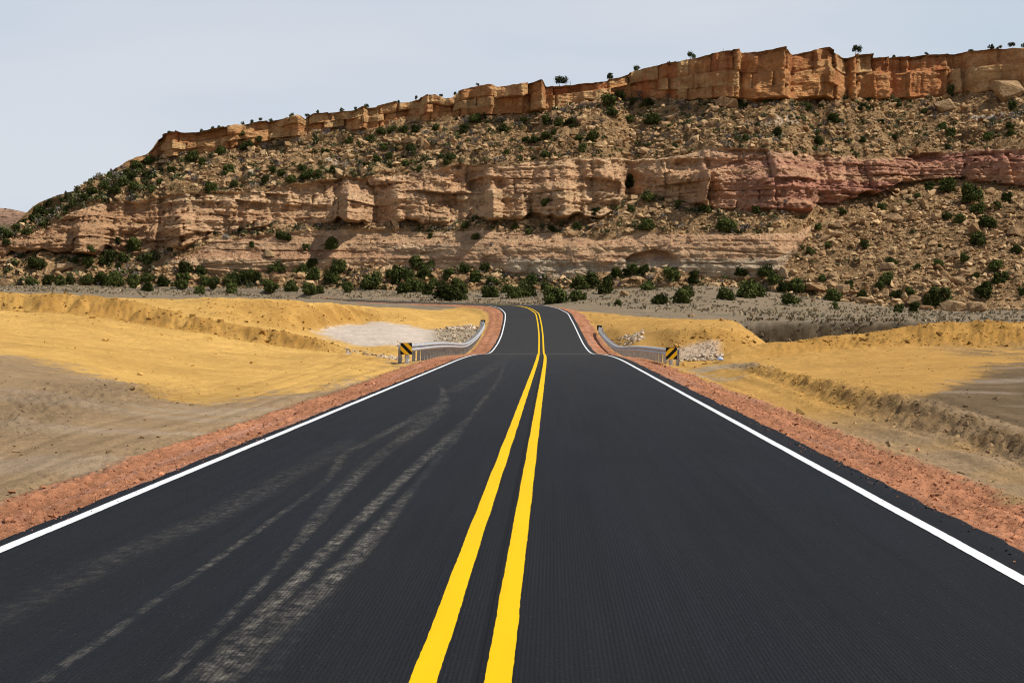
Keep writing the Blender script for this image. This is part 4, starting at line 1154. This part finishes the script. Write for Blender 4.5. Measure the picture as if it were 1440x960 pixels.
def limb(bm, p, q, r0, r1, seg=6):
    p, q = Vector(p), Vector(q)
    ax = (q - p).normalized(); u = ax.orthogonal().normalized(); v = ax.cross(u)
    A = [bm.verts.new(p + (u * math.cos(k * 2 * math.pi / seg) + v * math.sin(k * 2 * math.pi / seg)) * r0) for k in range(seg)]
    B = [bm.verts.new(q + (u * math.cos(k * 2 * math.pi / seg) + v * math.sin(k * 2 * math.pi / seg)) * r1) for k in range(seg)]
    for k in range(seg):
        bm.faces.new((A[k], A[(k + 1) % seg], B[(k + 1) % seg], B[k]))
    bm.faces.new(B); bm.faces.new(A[::-1])


def trunk_mesh(name, seed, stems, hgt, r0, spread):
    r = random.Random(seed); bm = bmesh.new()
    for k in range(stems):
        a = r.uniform(0, 6.28)
        p = Vector((math.cos(a) * 0.03, math.sin(a) * 0.03, -0.06)); rad = r0
        dirv = Vector((math.cos(a) * spread, math.sin(a) * spread, 1)).normalized()
        for j in range(4):
            q = p + dirv * hgt / 4 * r.uniform(0.85, 1.15)
            limb(bm, p, q, rad, rad * 0.72)
            if j > 0:
                s2 = (dirv + Vector((r.uniform(-1, 1), r.uniform(-1, 1), 0.3))).normalized()
                limb(bm, q, q + s2 * hgt * 0.3, rad * 0.5, rad * 0.15, 5)
            p = q; rad *= 0.72
            dirv = (dirv + Vector((r.uniform(-.3, .3), r.uniform(-.3, .3), 0.1))).normalized()
    me = bpy.data.meshes.new(name); bm.to_mesh(me); bm.free()
    me.materials.append(M_bark)
    return me


crowns = [crown_mesh('crown', 1000 + i, 9 + i % 4 * 2, 2000, (1.3, 1.15, 1.5, 1.05, 1.3, 1.7)[i], (0.98, 1.0, 0.92, 1.0, 0.96, 0.86)[i], 0.05) for i in range(6)]
tree_crowns = [crown_mesh('crown', 1100 + i, 8, 800, 1.15, 1.0, 0.045, lift=0.38, dark=(0.035, 0.045, 0.020), light=(0.07, 0.08, 0.035)) for i in range(3)]
for me in crowns + tree_crowns: me.materials.append(M_leaf)
trunks = [trunk_mesh('trunk', 1200 + i, 3, 0.6, 0.035, 0.45) for i in range(3)]
tree_trunks = [trunk_mesh('trunk', 1300 + i, 1, 0.75, 0.04, 0.25) for i in range(3)]


def bare_mesh(name, seed, n=26):
    r = random.Random(seed); bm = bmesh.new()
    for k in range(n):
        a = r.uniform(0, 6.28); sp = r.uniform(0.1, 1.1)
        d0 = Vector((math.cos(a) * sp, math.sin(a) * sp, 1)).normalized()
        p = Vector((r.uniform(-.12, .12), r.uniform(-.12, .12), -0.04)); q = p + d0 * r.uniform(0.4, 0.65)
        limb(bm, p, q, 0.022, 0.014, 4)
        for j in range(3):
            d1 = (d0 + Vector((r.uniform(-.8, .8), r.uniform(-.8, .8), r.uniform(-.1, .6)))).normalized()
            limb(bm, q, q + d1 * r.uniform(0.2, 0.42), 0.014, 0.006, 3)
    me = bpy.data.meshes.new(name); bm.to_mesh(me); bm.free()
    me.materials.append(M_twig)
    return me


bares = [bare_mesh('bare_shrub', 1400 + i) for i in range(3)]
dead_tree = trunk_mesh('dead_tree', 1500, 2, 0.95, 0.035, 0.4)

# (photo column, row of the foot, height) of the bushes one can pick out
JUN = [(41,402,13),(67,402,15),(84,402,16),(100,400,14),(123,400,15),(142,400,19),(162,403,22),(187,405,18),(209,410,15),(208,395,13),(228,403,15),(259,406,22),(261,385,18),(283,386,14),(289,400,13),(281,414,14),(301,408,15),(328,413,16),(331,400,20),(347,399,20),
(187,353,22),(156,369,16),(173,368,15),(166,379,11),(125,377,14),(117,365,12),(108,371,10),(47,376,15),(59,380,15),(208,372,16),(145,372,10),(140,354,11),(166,343,11),
(269,229,17),(341,197,15),(347,211,14),(323,247,18),(295,271,19),(308,219,14),(283,232,12),(330,263,10),(190,266,12),(164,272,14),(205,250,11),(178,249,13),(194,238,14),(208,232,13),(153,254,14),(226,262,11),(240,244,12),(213,272,11),
(146,266,13),(132,276,13),(120,282,12),(104,290,11),(88,287,11),(76,303,13),(60,303,12),(46,312,12),(33,318,13),(22,326,13),(10,335,14),(172,262,13),(188,254,12),(110,276,9),(95,279,9),(70,290,10),(52,298,10),(4,322,12),(16,344,11),(40,330,10),(64,318,10),(92,301,9),
(380,412,20),(393,383,18),(412,410,17),(437,413,16),(450,413,13),(487,412,14),(523,407,24),(473,387,20),(437,377,13),(360,397,17),(425,387,16),(443,393,20),(462,398,18),(567,413,16),(562,397,27),(585,377,20),(605,380,15),(597,392,16),(585,410,20),(603,415,17),(623,422,27),(650,423,12),(650,413,16),(630,393,16),(655,383,13),(668,397,20),(683,383,13),(687,417,17),(690,402,14),(548,392,14),(576,396,16),(612,404,15),(640,405,14),
(365,200,10),(490,202,11),(503,207,9),(540,212,10),(548,223,11),(577,217,14),(585,187,12),(653,187,15),(668,173,14),(633,225,10),(627,232,9),(590,242,10),(570,233,11),(433,252,15),(447,250,11),(457,220,12),(393,337,13),(405,338,10),(355,348,9),(430,352,10),(655,320,10),(605,335,8),(668,337,9),(466,350,18),(520,200,11),(536,190,12),(552,188,11),(567,187,11),(612,184,10),(398,248,12),(412,256,11),(385,244,10),(372,258,11),(425,240,10),(468,243,10),(515,238,10),(530,228,11),(560,212,9),
(692,418,18),(722,420,18),(745,418,17),(749,402,18),(781,426,25),(807,424,15),(819,422,10),(815,408,20),(832,404,19),(850,414,22),(854,404,17),(866,390,15),(892,388,16),(906,386,16),(914,408,13),(947,396,19),(975,398,19),(931,428,16),(959,426,22),(868,430,10),(1018,422,18),(1050,418,28),(1040,388,13),(765,410,14),(735,412,15),(710,412,14),(880,388,11),(968,416,16),
(836,307,17),(910,325,17),(910,282,14),(888,264,22),(741,303,17),(771,305,14),(993,299,15),(953,293,12),(1018,325,21),(777,327,9),(812,321,9),(886,297,8),(743,329,9),(763,290,11),(723,322,9),
(919,175,17),(884,171,11),(832,202,17),(820,214,13),(858,153,20),(874,143,14),(801,179,14),(785,179,13),(769,175,15),(815,200,12),(769,196,12),(779,190,8),(739,202,11),(753,202,11),(767,222,12),(708,187,14),(684,167,10),(886,149,10),(910,151,12),(941,183,9),(736,175,10),(712,218,9),(860,163,13),
(1107,429,17),(1065,417,18),(1080,387,16),(1086,398,16),(1102,410,14),(1121,410,20),(1169,423,18),(1175,435,11),(1196,406,13),(1213,421,13),(1246,402,18),(1265,440,13),(1286,440,16),(1305,433,20),(1319,429,27),(1261,421,12),(1280,419,13),(1384,419,24),(1409,400,19),(1398,381,14),(1355,373,14),(1319,375,10),(1290,381,10),(1250,373,12),(1217,350,14),(1156,395,10),
(1375,344,20),(1384,321,17),(1348,315,15),(1330,310,12),(1375,300,15),(1365,285,25),(1332,271,21),(1309,269,14),(1402,296,12),(1417,285,15),(1292,281,9),(1277,292,9),(1240,296,12),(1186,304,10),(1150,323,10),(1063,300,12),(1298,335,8),(1323,352,8),(1430,356,13),(1236,410,12),(1138,356,9),(1165,348,9),(1372,392,10),(1437,415,12),
(1173,173,17),(1136,156,14),(1213,156,12),(1261,150,13),(1336,135,17),(1338,194,15),(1325,183,13),(1152,204,13),(1213,202,10),(1259,198,10),(1094,192,15),(1334,210,8),(1388,198,12),(1421,194,12),(1423,154,13),(1419,181,10),(1046,152,14),(1048,198,11),(1115,219,8),(1284,222,8),(1300,160,9),(1240,176,9)]
RIMT = [(789,119.5,16),(858,113,11),(893,104,10),(969,86,12),(1198,82,15),(1255,81,7),(1390,70,9),(1421,68,9),(1363,72,6),(939,94,6),(342,178,6),(412,167,7),(447,161,6),(480,159,7),(516,151,8),(560,143,6),(585,140,6),(620,138,6),(285,188,6),(310,183,6),(366,174,6),(382,171,6),(240,189,5),(92,273,5),(108,268,7),(432,165,6),(640,135,6),(672,127,5),(1302,77,5),(1435,66,7),(1405,68,6),(300,186,5),(355,176,6),(501,157,6)]
for (px_, py_) in zip(rng.uniform(240, 880, 40), rng.uniform(0, 1, 40)):       # smaller ones between, on the upper talus
    if len(JUN) + len(RIMT) >= 300: break
    a0, b0 = np.interp(px_, *L5) + 8, np.interp(px_, *L4) - 4
    JUN.append((float(px_), float(a0 + (b0 - a0) * py_), float(rng.uniform(7, 11))))

ORD = ['first', 'second', 'third', 'fourth', 'fifth', 'sixth', 'seventh', 'eighth', 'ninth', 'tenth', 'eleventh', 'twelfth', 'thirteenth', 'fourteenth', 'fifteenth', 'sixteenth', 'seventeenth', 'eighteenth', 'nineteenth', 'twentieth']
tens = {2: 'twenty', 3: 'thirty', 4: 'forty', 5: 'fifty'}


def ordinal(i, n):
    if n == 1: return 'lone'
    if i == 0: return 'leftmost of the'
    if i == n - 1: return 'rightmost of the'
    if i < 20: return ORD[i] + ' from left of'
    tn_, u = divmod(i + 1, 10)
    return (tens[tn_] + '-' + ORD[u - 1] if u else tens[tn_][:-1] + 'ieth') + ' from left of'


def zone(px, py, kind):
    lo4, lo5, l1 = np.interp(px, *L4), np.interp(px, *L5), np.interp(px, *L1)
    if kind == 'rim':
        return 'on the left half of the caprock rim' if px < 470 else ('on the middle of the caprock rim' if px < 900 else 'on the right high rim of the mesa')
    third = 0 if px < 250 else (1 if px < 480 else (2 if px < 700 else (3 if px < 900 else (4 if px < 1130 else 5))))
    span = ['at the far left end', 'above the left bank', 'left of the bend', 'straight above the road', 'right of the bend', 'at the right end'][third]
    if py < lo5 + 26 and px > 215: return 'close under the caprock ' + span
    if py < lo4 + 3: return 'on the upper talus ' + span
    if px > 1130 and py < 360: return 'on the boulder fan under the pink cliff'
    if py < l1 - 1: return 'on the cliff ledges ' + span
    if py < np.interp(px, *PY0) - 12: return 'on the foot slope ' + span
    return 'on the plain edge ' + span


def label_of(od, what, zn):
    return f'{od} {what}{"" if od == "lone" else "s"} {zn}'


def place_many(items, kind, maker):
    groups = {}
    for it in items:
        groups.setdefault(zone(it[0], it[1], kind), []).append(it)
    for zn, lst in groups.items():
        lst.sort()
        for i, it in enumerate(lst):
            maker(it, zn, ordinal(i, len(lst)), i)


def rand_rot(): return random.uniform(0, 6.28)


def add_plant(name, p, hgt, crown, trunk, label, cat, group, wx):
    e = empty(name, (p.x, p.y, p.z - 0.05 * hgt), label, cat, group, rand_rot())
    e.scale = (hgt * wx, hgt * wx, hgt)
    link('crown', crown, parent=e); link('trunk', trunk, parent=e)
    return e


def make_juniper(it, zn, od, i):
    px, py, hp = it[:3]
    p = hit(px, py)
    h = hp * p.y / F * (1.12 if py > np.interp(px, *L3) else 1.05)
    size = 'small' if h < 1.7 else ('large' if h > 3.1 else 'rounded')
    pick = random.randrange(6)
    add_plant('juniper_bush', p, h, crowns[pick], trunks[pick % 3], label_of(od, 'dark juniper', zn), 'bush', 'juniper bushes on and below the mesa', random.uniform(0.9, 1.15))


def make_rim(it, zn, od, i):
    px, py, hp = it[:3]
    p = rim_point(px)
    p.z -= 0.12
    h = hp * p.y / F * 1.1
    kind = 'small' if h < 1.4 else 'open-crowned'
    add_plant('rim_juniper', p, h, tree_crowns[i % 3], tree_trunks[i % 3], label_of(od, 'skyline juniper', zn), 'tree', 'small trees along the mesa rim', random.uniform(0.85, 1.2))


place_many(JUN, 'bush', make_juniper)
place_many(RIMT, 'rim', make_rim)

# leafless trees on the rim beside two of the junipers
for (px, py, hp, lab) in ((1011, 78, 10, 'bare grey dead tree on the rim left of the highest caprock block'), (800, 119, 10, 'bare leaning dead tree on the rim beside the dark spreading juniper')):
    p = rim_point(px)
    o = tag(link('dead_tree', dead_tree, loc=(p.x, p.y, p.z - 0.1)), lab, 'tree', 'dead trees on the rim')
    h = hp * p.y / F; o.scale = (h, h, h); o.rotation_euler = (0, 0.1, rand_rot())

# grey leafless shrubs
BARE = [(655,176,11),(640,186,11),(665,190,10),(622,196,10),(612,206,10),(668,200,10),(632,212,9),(648,206,9),(690,206,8),(480,186,11),(460,188,10),(444,187,8),(420,200,9),(396,206,9),(372,209,10),(358,223,9),(362,246,10),(388,230,8),(440,206,8),(508,190,9),(527,214,9),(538,222,10),(553,216,9),(340,229,9),(330,240,9),(275,254,11),(268,246,9),(352,207,10),
(793,158,10),(806,156,11),(820,154,12),(832,152,9),(705,172,9),(730,178,9),(745,184,8),(783,170,9),(862,141,10),(898,135,10),(835,178,9),(846,172,9),(960,150,10),(970,156,10),(985,172,10),(1000,166,10),(1010,180,10),(935,196,9),(950,200,9),(968,206,8),(1140,158,10),(1170,154,10),(1213,152,9),(1312,158,12),(1316,168,12),(1298,148,10),(1055,146,9),(1100,158,8),(1068,196,8),(1160,190,9),(1235,202,8),(712,390,9),(870,404,11),(1098,287,9),(1150,335,9),(600,392,9),(690,346,8)]


def make_bare(it, zn, od, i):
    px, py, hp = it
    p = hit(px, py)
    h = hp * p.y / F
    o = tag(link('bare_shrub', bares[i % 3], loc=(p.x, p.y, p.z)), label_of(od, 'grey leafless shrub', zn), 'shrub', 'grey leafless shrubs on the slopes')
    o.scale = (h * 1.2, h * 1.2, h); o.rotation_euler = (0, 0, rand_rot())


place_many(BARE, 'bush', make_bare)

# small scrub, past counting, over the slopes
def scrub_mass(n):
    r = np.random.default_rng(77)
    rows_a = np.nonzero((SEG[:, 0] == 4) | (SEG[:, 0] == 2) | (SEG[:, 0] == 0))[0]
    wts = np.select([SEG[rows_a, 0] == 4, SEG[rows_a, 0] == 2], [2.0, 0.8], 0.9)
    R0 = r.choice(rows_a, n * 3, p=wts / wts.sum()); C0 = r.integers(0, NC, n * 3)
    pxs = MPX[R0, C0]; seg = SEG[R0, C0]
    dn = perlin(MXd[R0, C0] * 0.05, MYd[R0, C0] * 0.08, seed=780) + r.uniform(-0.5, 0.5, n * 3)
    ok_ = (dn > -0.05) & ((pxs < 1140) | (seg == 4) | (r.random(n * 3) < 0.25))
    R0, C0 = R0[ok_][:n], C0[ok_][:n]; m_ = len(R0)
    base_p = np.stack([MXd[R0, C0], MYd[R0, C0], MZd[R0, C0]], -1)
    hgt = np.clip(r.normal(0.85, 0.4, m_), 0.3, 1.9) * np.where(MPX[R0, C0] < 250, 1.35, 1.0)
    kind = r.random((m_, 1)); tone = r.uniform(0.7, 1.25, (m_, 1))
    basec = np.where(kind < 0.55, np.array([[0.040, 0.046, 0.016]]), np.where(kind < 0.8, np.array([[0.085, 0.083, 0.040]]), np.array([[0.125, 0.105, 0.085]]))) * tone
    K = 34
    Vq, Cq = [], []
    for i in range(K):
        dr = r.normal(size=(m_, 3)); dr /= np.linalg.norm(dr, axis=1, keepdims=True)
        c = base_p + dr * (hgt * r.uniform(0.25, 0.62, m_))[:, None] * np.array([1.1, 1.1, 0.8]) + np.array([0, 0, 1]) * (hgt * 0.38)[:, None]
        nr_ = dr + r.normal(0, 0.6, (m_, 3)); nr_ /= np.linalg.norm(nr_, axis=1, keepdims=True)
        u = np.cross(nr_, r.normal(size=(m_, 3))); u /= np.linalg.norm(u, axis=1, keepdims=True); v = np.cross(nr_, u)
        sz_ = (hgt * r.uniform(0.10, 0.2, m_))[:, None]
        Vq.append(np.stack([c - u * sz_, c - v * sz_, c + u * sz_, c + v * sz_], 1)); Cq.append(np.repeat((basec * r.uniform(0.7, 1.3, (m_, 1)))[:, None], 4, 1))
    Vq = np.concatenate(Vq).reshape(-1, 3); Cq = np.concatenate(Cq).reshape(-1, 3)
    me = np_mesh('scrub', Vq, np.arange(len(Vq)).reshape(-1, 4), col=Cq, flat=True)
    return tag(link('scrub', me, M_leaf), 'small dark and grey scrub dotting the slopes of the mesa', kind='stuff')


scrub_mass(3400)

# ------------------------------------------------------------------ boulders
def boulder_mesh(seed, sq):
    bm = rock_template(seed, 18, sq)
    bmesh.ops.bevel(bm, geom=list(bm.edges), offset=0.025, segments=1, affect='EDGES', clamp_overlap=True)
    bmesh.ops.triangulate(bm, faces=bm.faces)
    bmesh.ops.subdivide_edges(bm, edges=list(bm.edges), cuts=1, use_grid_fill=True)
    r = random.Random(seed)
    for v in bm.verts:
        v.co += Vector((r.uniform(-1, 1), r.uniform(-1, 1), r.uniform(-1, 1))) * 0.012
    me = bpy.data.meshes.new('boulder'); bm.to_mesh(me); bm.free()
    me.materials.append(M_boulder)
    return me


bmeshes = [boulder_mesh(1600 + i, (1, random.uniform(.7, 1), random.uniform(.75, 1.0))) for i in range(9)]
# column, row of the foot, width, height, own label
BIG = [(1255,313,34,15,'long flat pale boulder high on the boulder fan, widest there'),(1286,312,17,12,'squarish tan boulder just right of the long flat pale boulder'),(1317,313,15,11,'tan boulder second to the right of the long flat pale boulder'),
(1248,380,21,10,'pale flat-topped boulder low in the middle of the fan'),(1340,366,25,12,'half-buried broad boulder in the lower right of the fan'),(1427,332,21,15,'lone pale boulder near the right margin of the fan'),(1371,331,15,17,'upright pale boulder touching a juniper on the fan'),
(1175,323,18,10,'upper of two stacked brown boulders at the left fan edge'),(1175,334,20,9,'lower of two stacked brown boulders at the left fan edge'),(1350,399,26,13,'sloping slab boulder above the two large foot boulders'),
(1344,438,44,16,'largest pale boulder at the foot of the right slope'),(1372,440,28,18,'rounded boulder right beside the largest foot boulder'),(1189,414,26,13,'long brown boulder leaning on others at the fan foot'),(1286,432,29,18,'orange boulder wedged behind foot-slope junipers'),
(1101,390,17,18,'tall pale boulder under the end of the apron cliff'),(1148,410,29,11,'low tan slab boulder beside fan-foot junipers'),(1327,157,27,22,'big angular boulder below the caprock wall'),(1415,144,47,34,'giant rounded boulder resting against the caprock at right'),(1173,152,14,12,'small orange block below the caprock corner'),
(1022,150,32,15,'wide fallen block at the caprock foot above the cliff'),(89,381,26,12,'long brown boulder beside bushes at the left mesa foot'),(9,402,21,11,'brown boulder at the far left beside the plain'),(33,400,16,12,'tan boulder next to the far left brown boulder'),(377,362,17,13,'lone square pale boulder on the left foot slope'),
(880,417,14,9,'pale pinkish boulder on the plain above the road bend'),(574,203,24,12,'slanting orange slab below the left caprock alcove'),(1005,158,13,9,'tan block left of the wide fallen caprock block'),(968,296,10,8,'small brown block left of the pink cliff fin'),(1215,425,30,7,'thin flat slab lying at the fan foot'),(1300,436,22,8,'low flat boulder between the foot junipers'),(973,446,11,5,'dark low rock alone on the plain right of the road'),(1145,438,7,5,'small pale yellow rock alone on the right plain')]
for k, (px, py, wp, hp, lab) in enumerate(BIG):
    p = hit(px, py)
    sc = p.y / F
    o = tag(link('boulder', bmeshes[k % 9], loc=(p.x, p.y, p.z + hp * sc * 0.40)), lab, 'boulder', 'fallen sandstone boulders')
    o.scale = (wp * sc * 1.12, wp * sc * 0.9, hp * sc * 1.2)
    o.rotation_euler = (random.uniform(-.12, .12), random.uniform(-.15, .15), random.uniform(-.5, .5))
RND = []
for _ in range(210):
    q = random.random()
    if q < 0.5: px, py = random.uniform(1140, 1438), random.uniform(275, 432)
    elif q < 0.86:
        px = random.uniform(230, 1438); a0, b0 = np.interp(px, *L5) + 6, np.interp(px, *L4) - 2; py = a0 + (b0 - a0) * random.random()
    else:
        px = random.uniform(5, 1100); a0, b0 = np.interp(px, *L1) + 4, np.interp(px, *PY0) - 1; py = a0 + (b0 - a0) * random.random()
    RND.append((px, py, random.choice((5, 6, 6, 7, 8, 9, 10, 12)) * random.uniform(0.8, 1.15)))


def make_boulder(it, zn, od, i):
    px, py, wp = it
    p = hit(px, py)
    sc = p.y / F
    o = tag(link('boulder', bmeshes[random.randrange(9)], loc=(p.x, p.y, p.z + wp * sc * 0.2)), label_of(od, 'tan sandstone block', zn), 'boulder', 'smaller sandstone blocks on the slopes')
    o.scale = (wp * sc * random.uniform(.9, 1.2), wp * sc * random.uniform(.8, 1.1), wp * sc * random.uniform(.6, .9))
    o.rotation_euler = (random.uniform(-.4, .4), random.uniform(-.4, .4), rand_rot())


place_many(RND, 'bush', make_boulder)

# ------------------------------------------------------------------ guardrails
WPROF = [(0.0, 0.156), (0.03, 0.150), (0.078, 0.118), (0.083, 0.085), (0.078, 0.052), (0.012, 0.018), (0.0, 0.0), (0.012, -0.018), (0.078, -0.052), (0.083, -0.085), (0.078, -0.118), (0.03, -0.150), (0.0, -0.156)]


def box_bm(bm, x0, x1, y0, y1, z0, z1):
    v = [bm.verts.new((x, y, z)) for x in (x0, x1) for y in (y0, y1) for z in (z0, z1)]
    for q in ((0, 1, 3, 2), (4, 6, 7, 5), (0, 4, 5, 1), (2, 3, 7, 6), (0, 2, 6, 4), (1, 5, 7, 3)):
        bm.faces.new([v[i] for i in q])


def to_mesh(name, bm, mat, bev=0.0):
    bmesh.ops.recalc_face_normals(bm, faces=bm.faces)
    if bev:
        bmesh.ops.bevel(bm, geom=list(bm.edges), offset=bev, segments=1, affect='EDGES', clamp_overlap=True)
    me = bpy.data.meshes.new(name); bm.to_mesh(me); bm.free()
    me.materials.append(mat); me.shade_flat()
    return me


bm = bmesh.new()                                   # H section post, local z up from the ground
box_bm(bm, -0.05, 0.05, -0.078, -0.068, -0.3, 0.72); box_bm(bm, -0.05, 0.05, 0.068, 0.078, -0.3, 0.72); box_bm(bm, -0.005, 0.005, -0.068, 0.068, -0.3, 0.72)
post_me = to_mesh('post', bm, M_post)
bm = bmesh.new(); box_bm(bm, -0.07, 0.07, -0.1, 0.1, -0.17, 0.17)
block_me = to_mesh('blockout', bm, M_post, 0.008)
bm = bmesh.new()
for k in range(2): box_bm(bm, -0.014, 0.014, -0.014, 0.014, -0.014 + k * 0.0, 0.014)
bolt_me = to_mesh('bolt', bm, M_steel)


def guardrail(lat, sgn, s0, s1, label, hz):
    """sgn: +1 when traffic is on its right side (left-hand rail)"""
    p0 = road_pt(np.array([s0]), np.array([lat]))[0]
    root = empty('guardrail', tuple(p0), label, 'guardrail', 'steel guardrails at the culvert')
    o_ = np.array(p0)
    ss = np.arange(s0, s1 + 0.01, 0.5)
    flare = 0.35 * np.clip((s0 + 8 - ss) / 8, 0, 1) ** 2 + 0.35 * np.clip((ss - s1 + 8) / 8, 0, 1) ** 2
    ln = lat - sgn * flare
    front, back = [], []
    for (o1, z1) in WPROF:
        front.append(road_pt(ss, ln + sgn * o1, hz + z1) - o_); back.append(road_pt(ss, ln + sgn * (o1 - 0.004), hz + z1) - o_)
    ring = np.stack(front + back[::-1], 1)
    nr, nc = ring.shape[:2]
    i = np.arange(nr * nc).reshape(nr, nc); i2 = np.concatenate([i, i[:, :1]], 1)
    fq = np.stack([i2[:-1, :-1], i2[:-1, 1:], i2[1:, 1:], i2[1:, :-1]], -1).reshape(-1, 4)
    if sgn < 0: fq = fq[:, ::-1]
    link('beam', np_mesh('beam', ring, fq), M_steel, root)
    sp = list(np.arange(s0 + 0.3, s1, 1.905))
    for k, s in enumerate(sp):
        fl = float(np.interp(s, ss, ln))
        p = road_pt(np.array([s]), np.array([fl - sgn * 0.29]))[0]
        q = road_pt(np.array([s]), np.array([fl - sgn * 0.105]))[0]
        zg = float(ground_z(np.array([p[0]]), np.array([p[1]]))[0][0])
        hh = max((p[2] + hz + 0.14) - zg, 0.3)
        rz = -math.atan2(np.interp(s, S_, TX), np.interp(s, S_, TY)) + math.pi / 2
        po = link('post', post_me, parent=root, loc=(p[0] - o_[0], p[1] - o_[1], zg - o_[2]))
        po.rotation_euler = (0, 0, rz); po.scale = (1, 1, hh / 0.72)
        bo = link('blockout', block_me, parent=po, loc=(0, -sgn * 0.18 * (-1 if False else 1), 0.72 * (hh - 0.14) / hh))
        bo.scale = (1, 1, 0.72 / hh)
        if k % 2 == 0:
            bq = road_pt(np.array([s]), np.array([fl + sgn * 0.016]))[0]
            link('bolt', bolt_me, parent=root, loc=(bq[0] - o_[0], bq[1] - o_[1], bq[2] + hz - o_[2]))
    # energy absorbing end terminal: head, feed chute, anchor strut
    for (sE, dirn) in ((s0, -1), (s1, 1)):
        fl = float(ln[0] if dirn < 0 else ln[-1])
        q = road_pt(np.array([sE]), np.array([fl + sgn * 0.04]))[0] - o_
        bm = bmesh.new()
        box_bm(bm, -0.24, 0.24, -0.03, 0.03, hz - 0.24, hz + 0.24)
        box_bm(bm, -0.11, 0.11, 0.03, 0.75, hz - 0.16, hz + 0.16)
        me = to_mesh('end_terminal', bm, M_black, 0.012)
        eo = link('end_terminal', me, parent=root, loc=tuple(q)); eo.rotation_euler = (0, 0, 0 if dirn < 0 else math.pi)
        bm = bmesh.new()
        box_bm(bm, -0.075, 0.075, 0.10, 0.26, -0.6, hz - 0.16)
        limb(bm, (0, 0.2, -0.1), (0, 1.8, -0.03), 0.03, 0.03, 6)
        ap = link('anchor_post', to_mesh('anchor_post', bm, M_post, 0.005), parent=eo)
    return root, ln


rail_l, lnl = guardrail(-5.45, 1, 61.5, 145, 'galvanised guardrail on the left shoulder before the pale gravel basin', 0.55)
rail_r, lnr = guardrail(5.55, -1, 63.5, 140, 'galvanised guardrail on the right shoulder before the yellow fill mound', 0.34)


def marker(lat, s, sgn, label, hz):
    p = road_pt(np.array([s]), np.array([lat]))[0]
    root = empty('marker_sign', tuple(p), label, 'sign', 'striped object markers on guardrail ends')
    bm = bmesh.new(); box_bm(bm, -0.25, 0.25, -0.004, 0.004, -0.25, 0.25)
    link('panel', to_mesh('panel', bm, stripes('marker_stripes', sgn), 0.0015), parent=root, loc=(0, 0, hz))
    bm = bmesh.new(); box_bm(bm, -0.2, 0.2, 0.006, 0.03, hz - 0.12, hz - 0.08); box_bm(bm, -0.2, 0.2, 0.006, 0.03, hz + 0.08, hz + 0.12)
    link('bracket', to_mesh('bracket', bm, M_steel, 0.002), parent=root)
    return root


marker(float(lnl[0]) + 0.04, 61.42, 1, 'black and yellow striped marker panel on the left guardrail end', 0.54)
marker(float(lnr[0]) - 0.04, 63.42, -1, 'black and yellow striped marker panel on the right guardrail end', 0.30)

# crumpled sack left beside the right-hand riprap
bm = bmesh.new()
bmesh.ops.create_icosphere(bm, subdivisions=4, radius=0.5)
for v in bm.verts:
    c = v.co
    nn = float(perlin(np.array([c.x * 3.0]), np.array([c.y * 3.0]), np.array([c.z * 3.0]), 777)[0]) + 0.5 * float(perlin(np.array([c.x * 7.0]), np.array([c.y * 7.0]), np.array([c.z * 7.0]), 778)[0])
    c *= 1 + 0.35 * nn
    c.z = c.z * 0.75
    if c.z < -0.2: c.z = -0.2
me = bpy.data.meshes.new('sack'); bm.to_mesh(me); bm.free(); me.materials.append(M_sack)
p = hit(1012, 509.5)
o = tag(link('plastic_sack', me, loc=(p.x, p.y, p.z + 0.12)), 'crumpled white and blue plastic sack beside the pale riprap', 'sack')
sc = p.y / F * 8
o.scale = (sc, sc, sc)
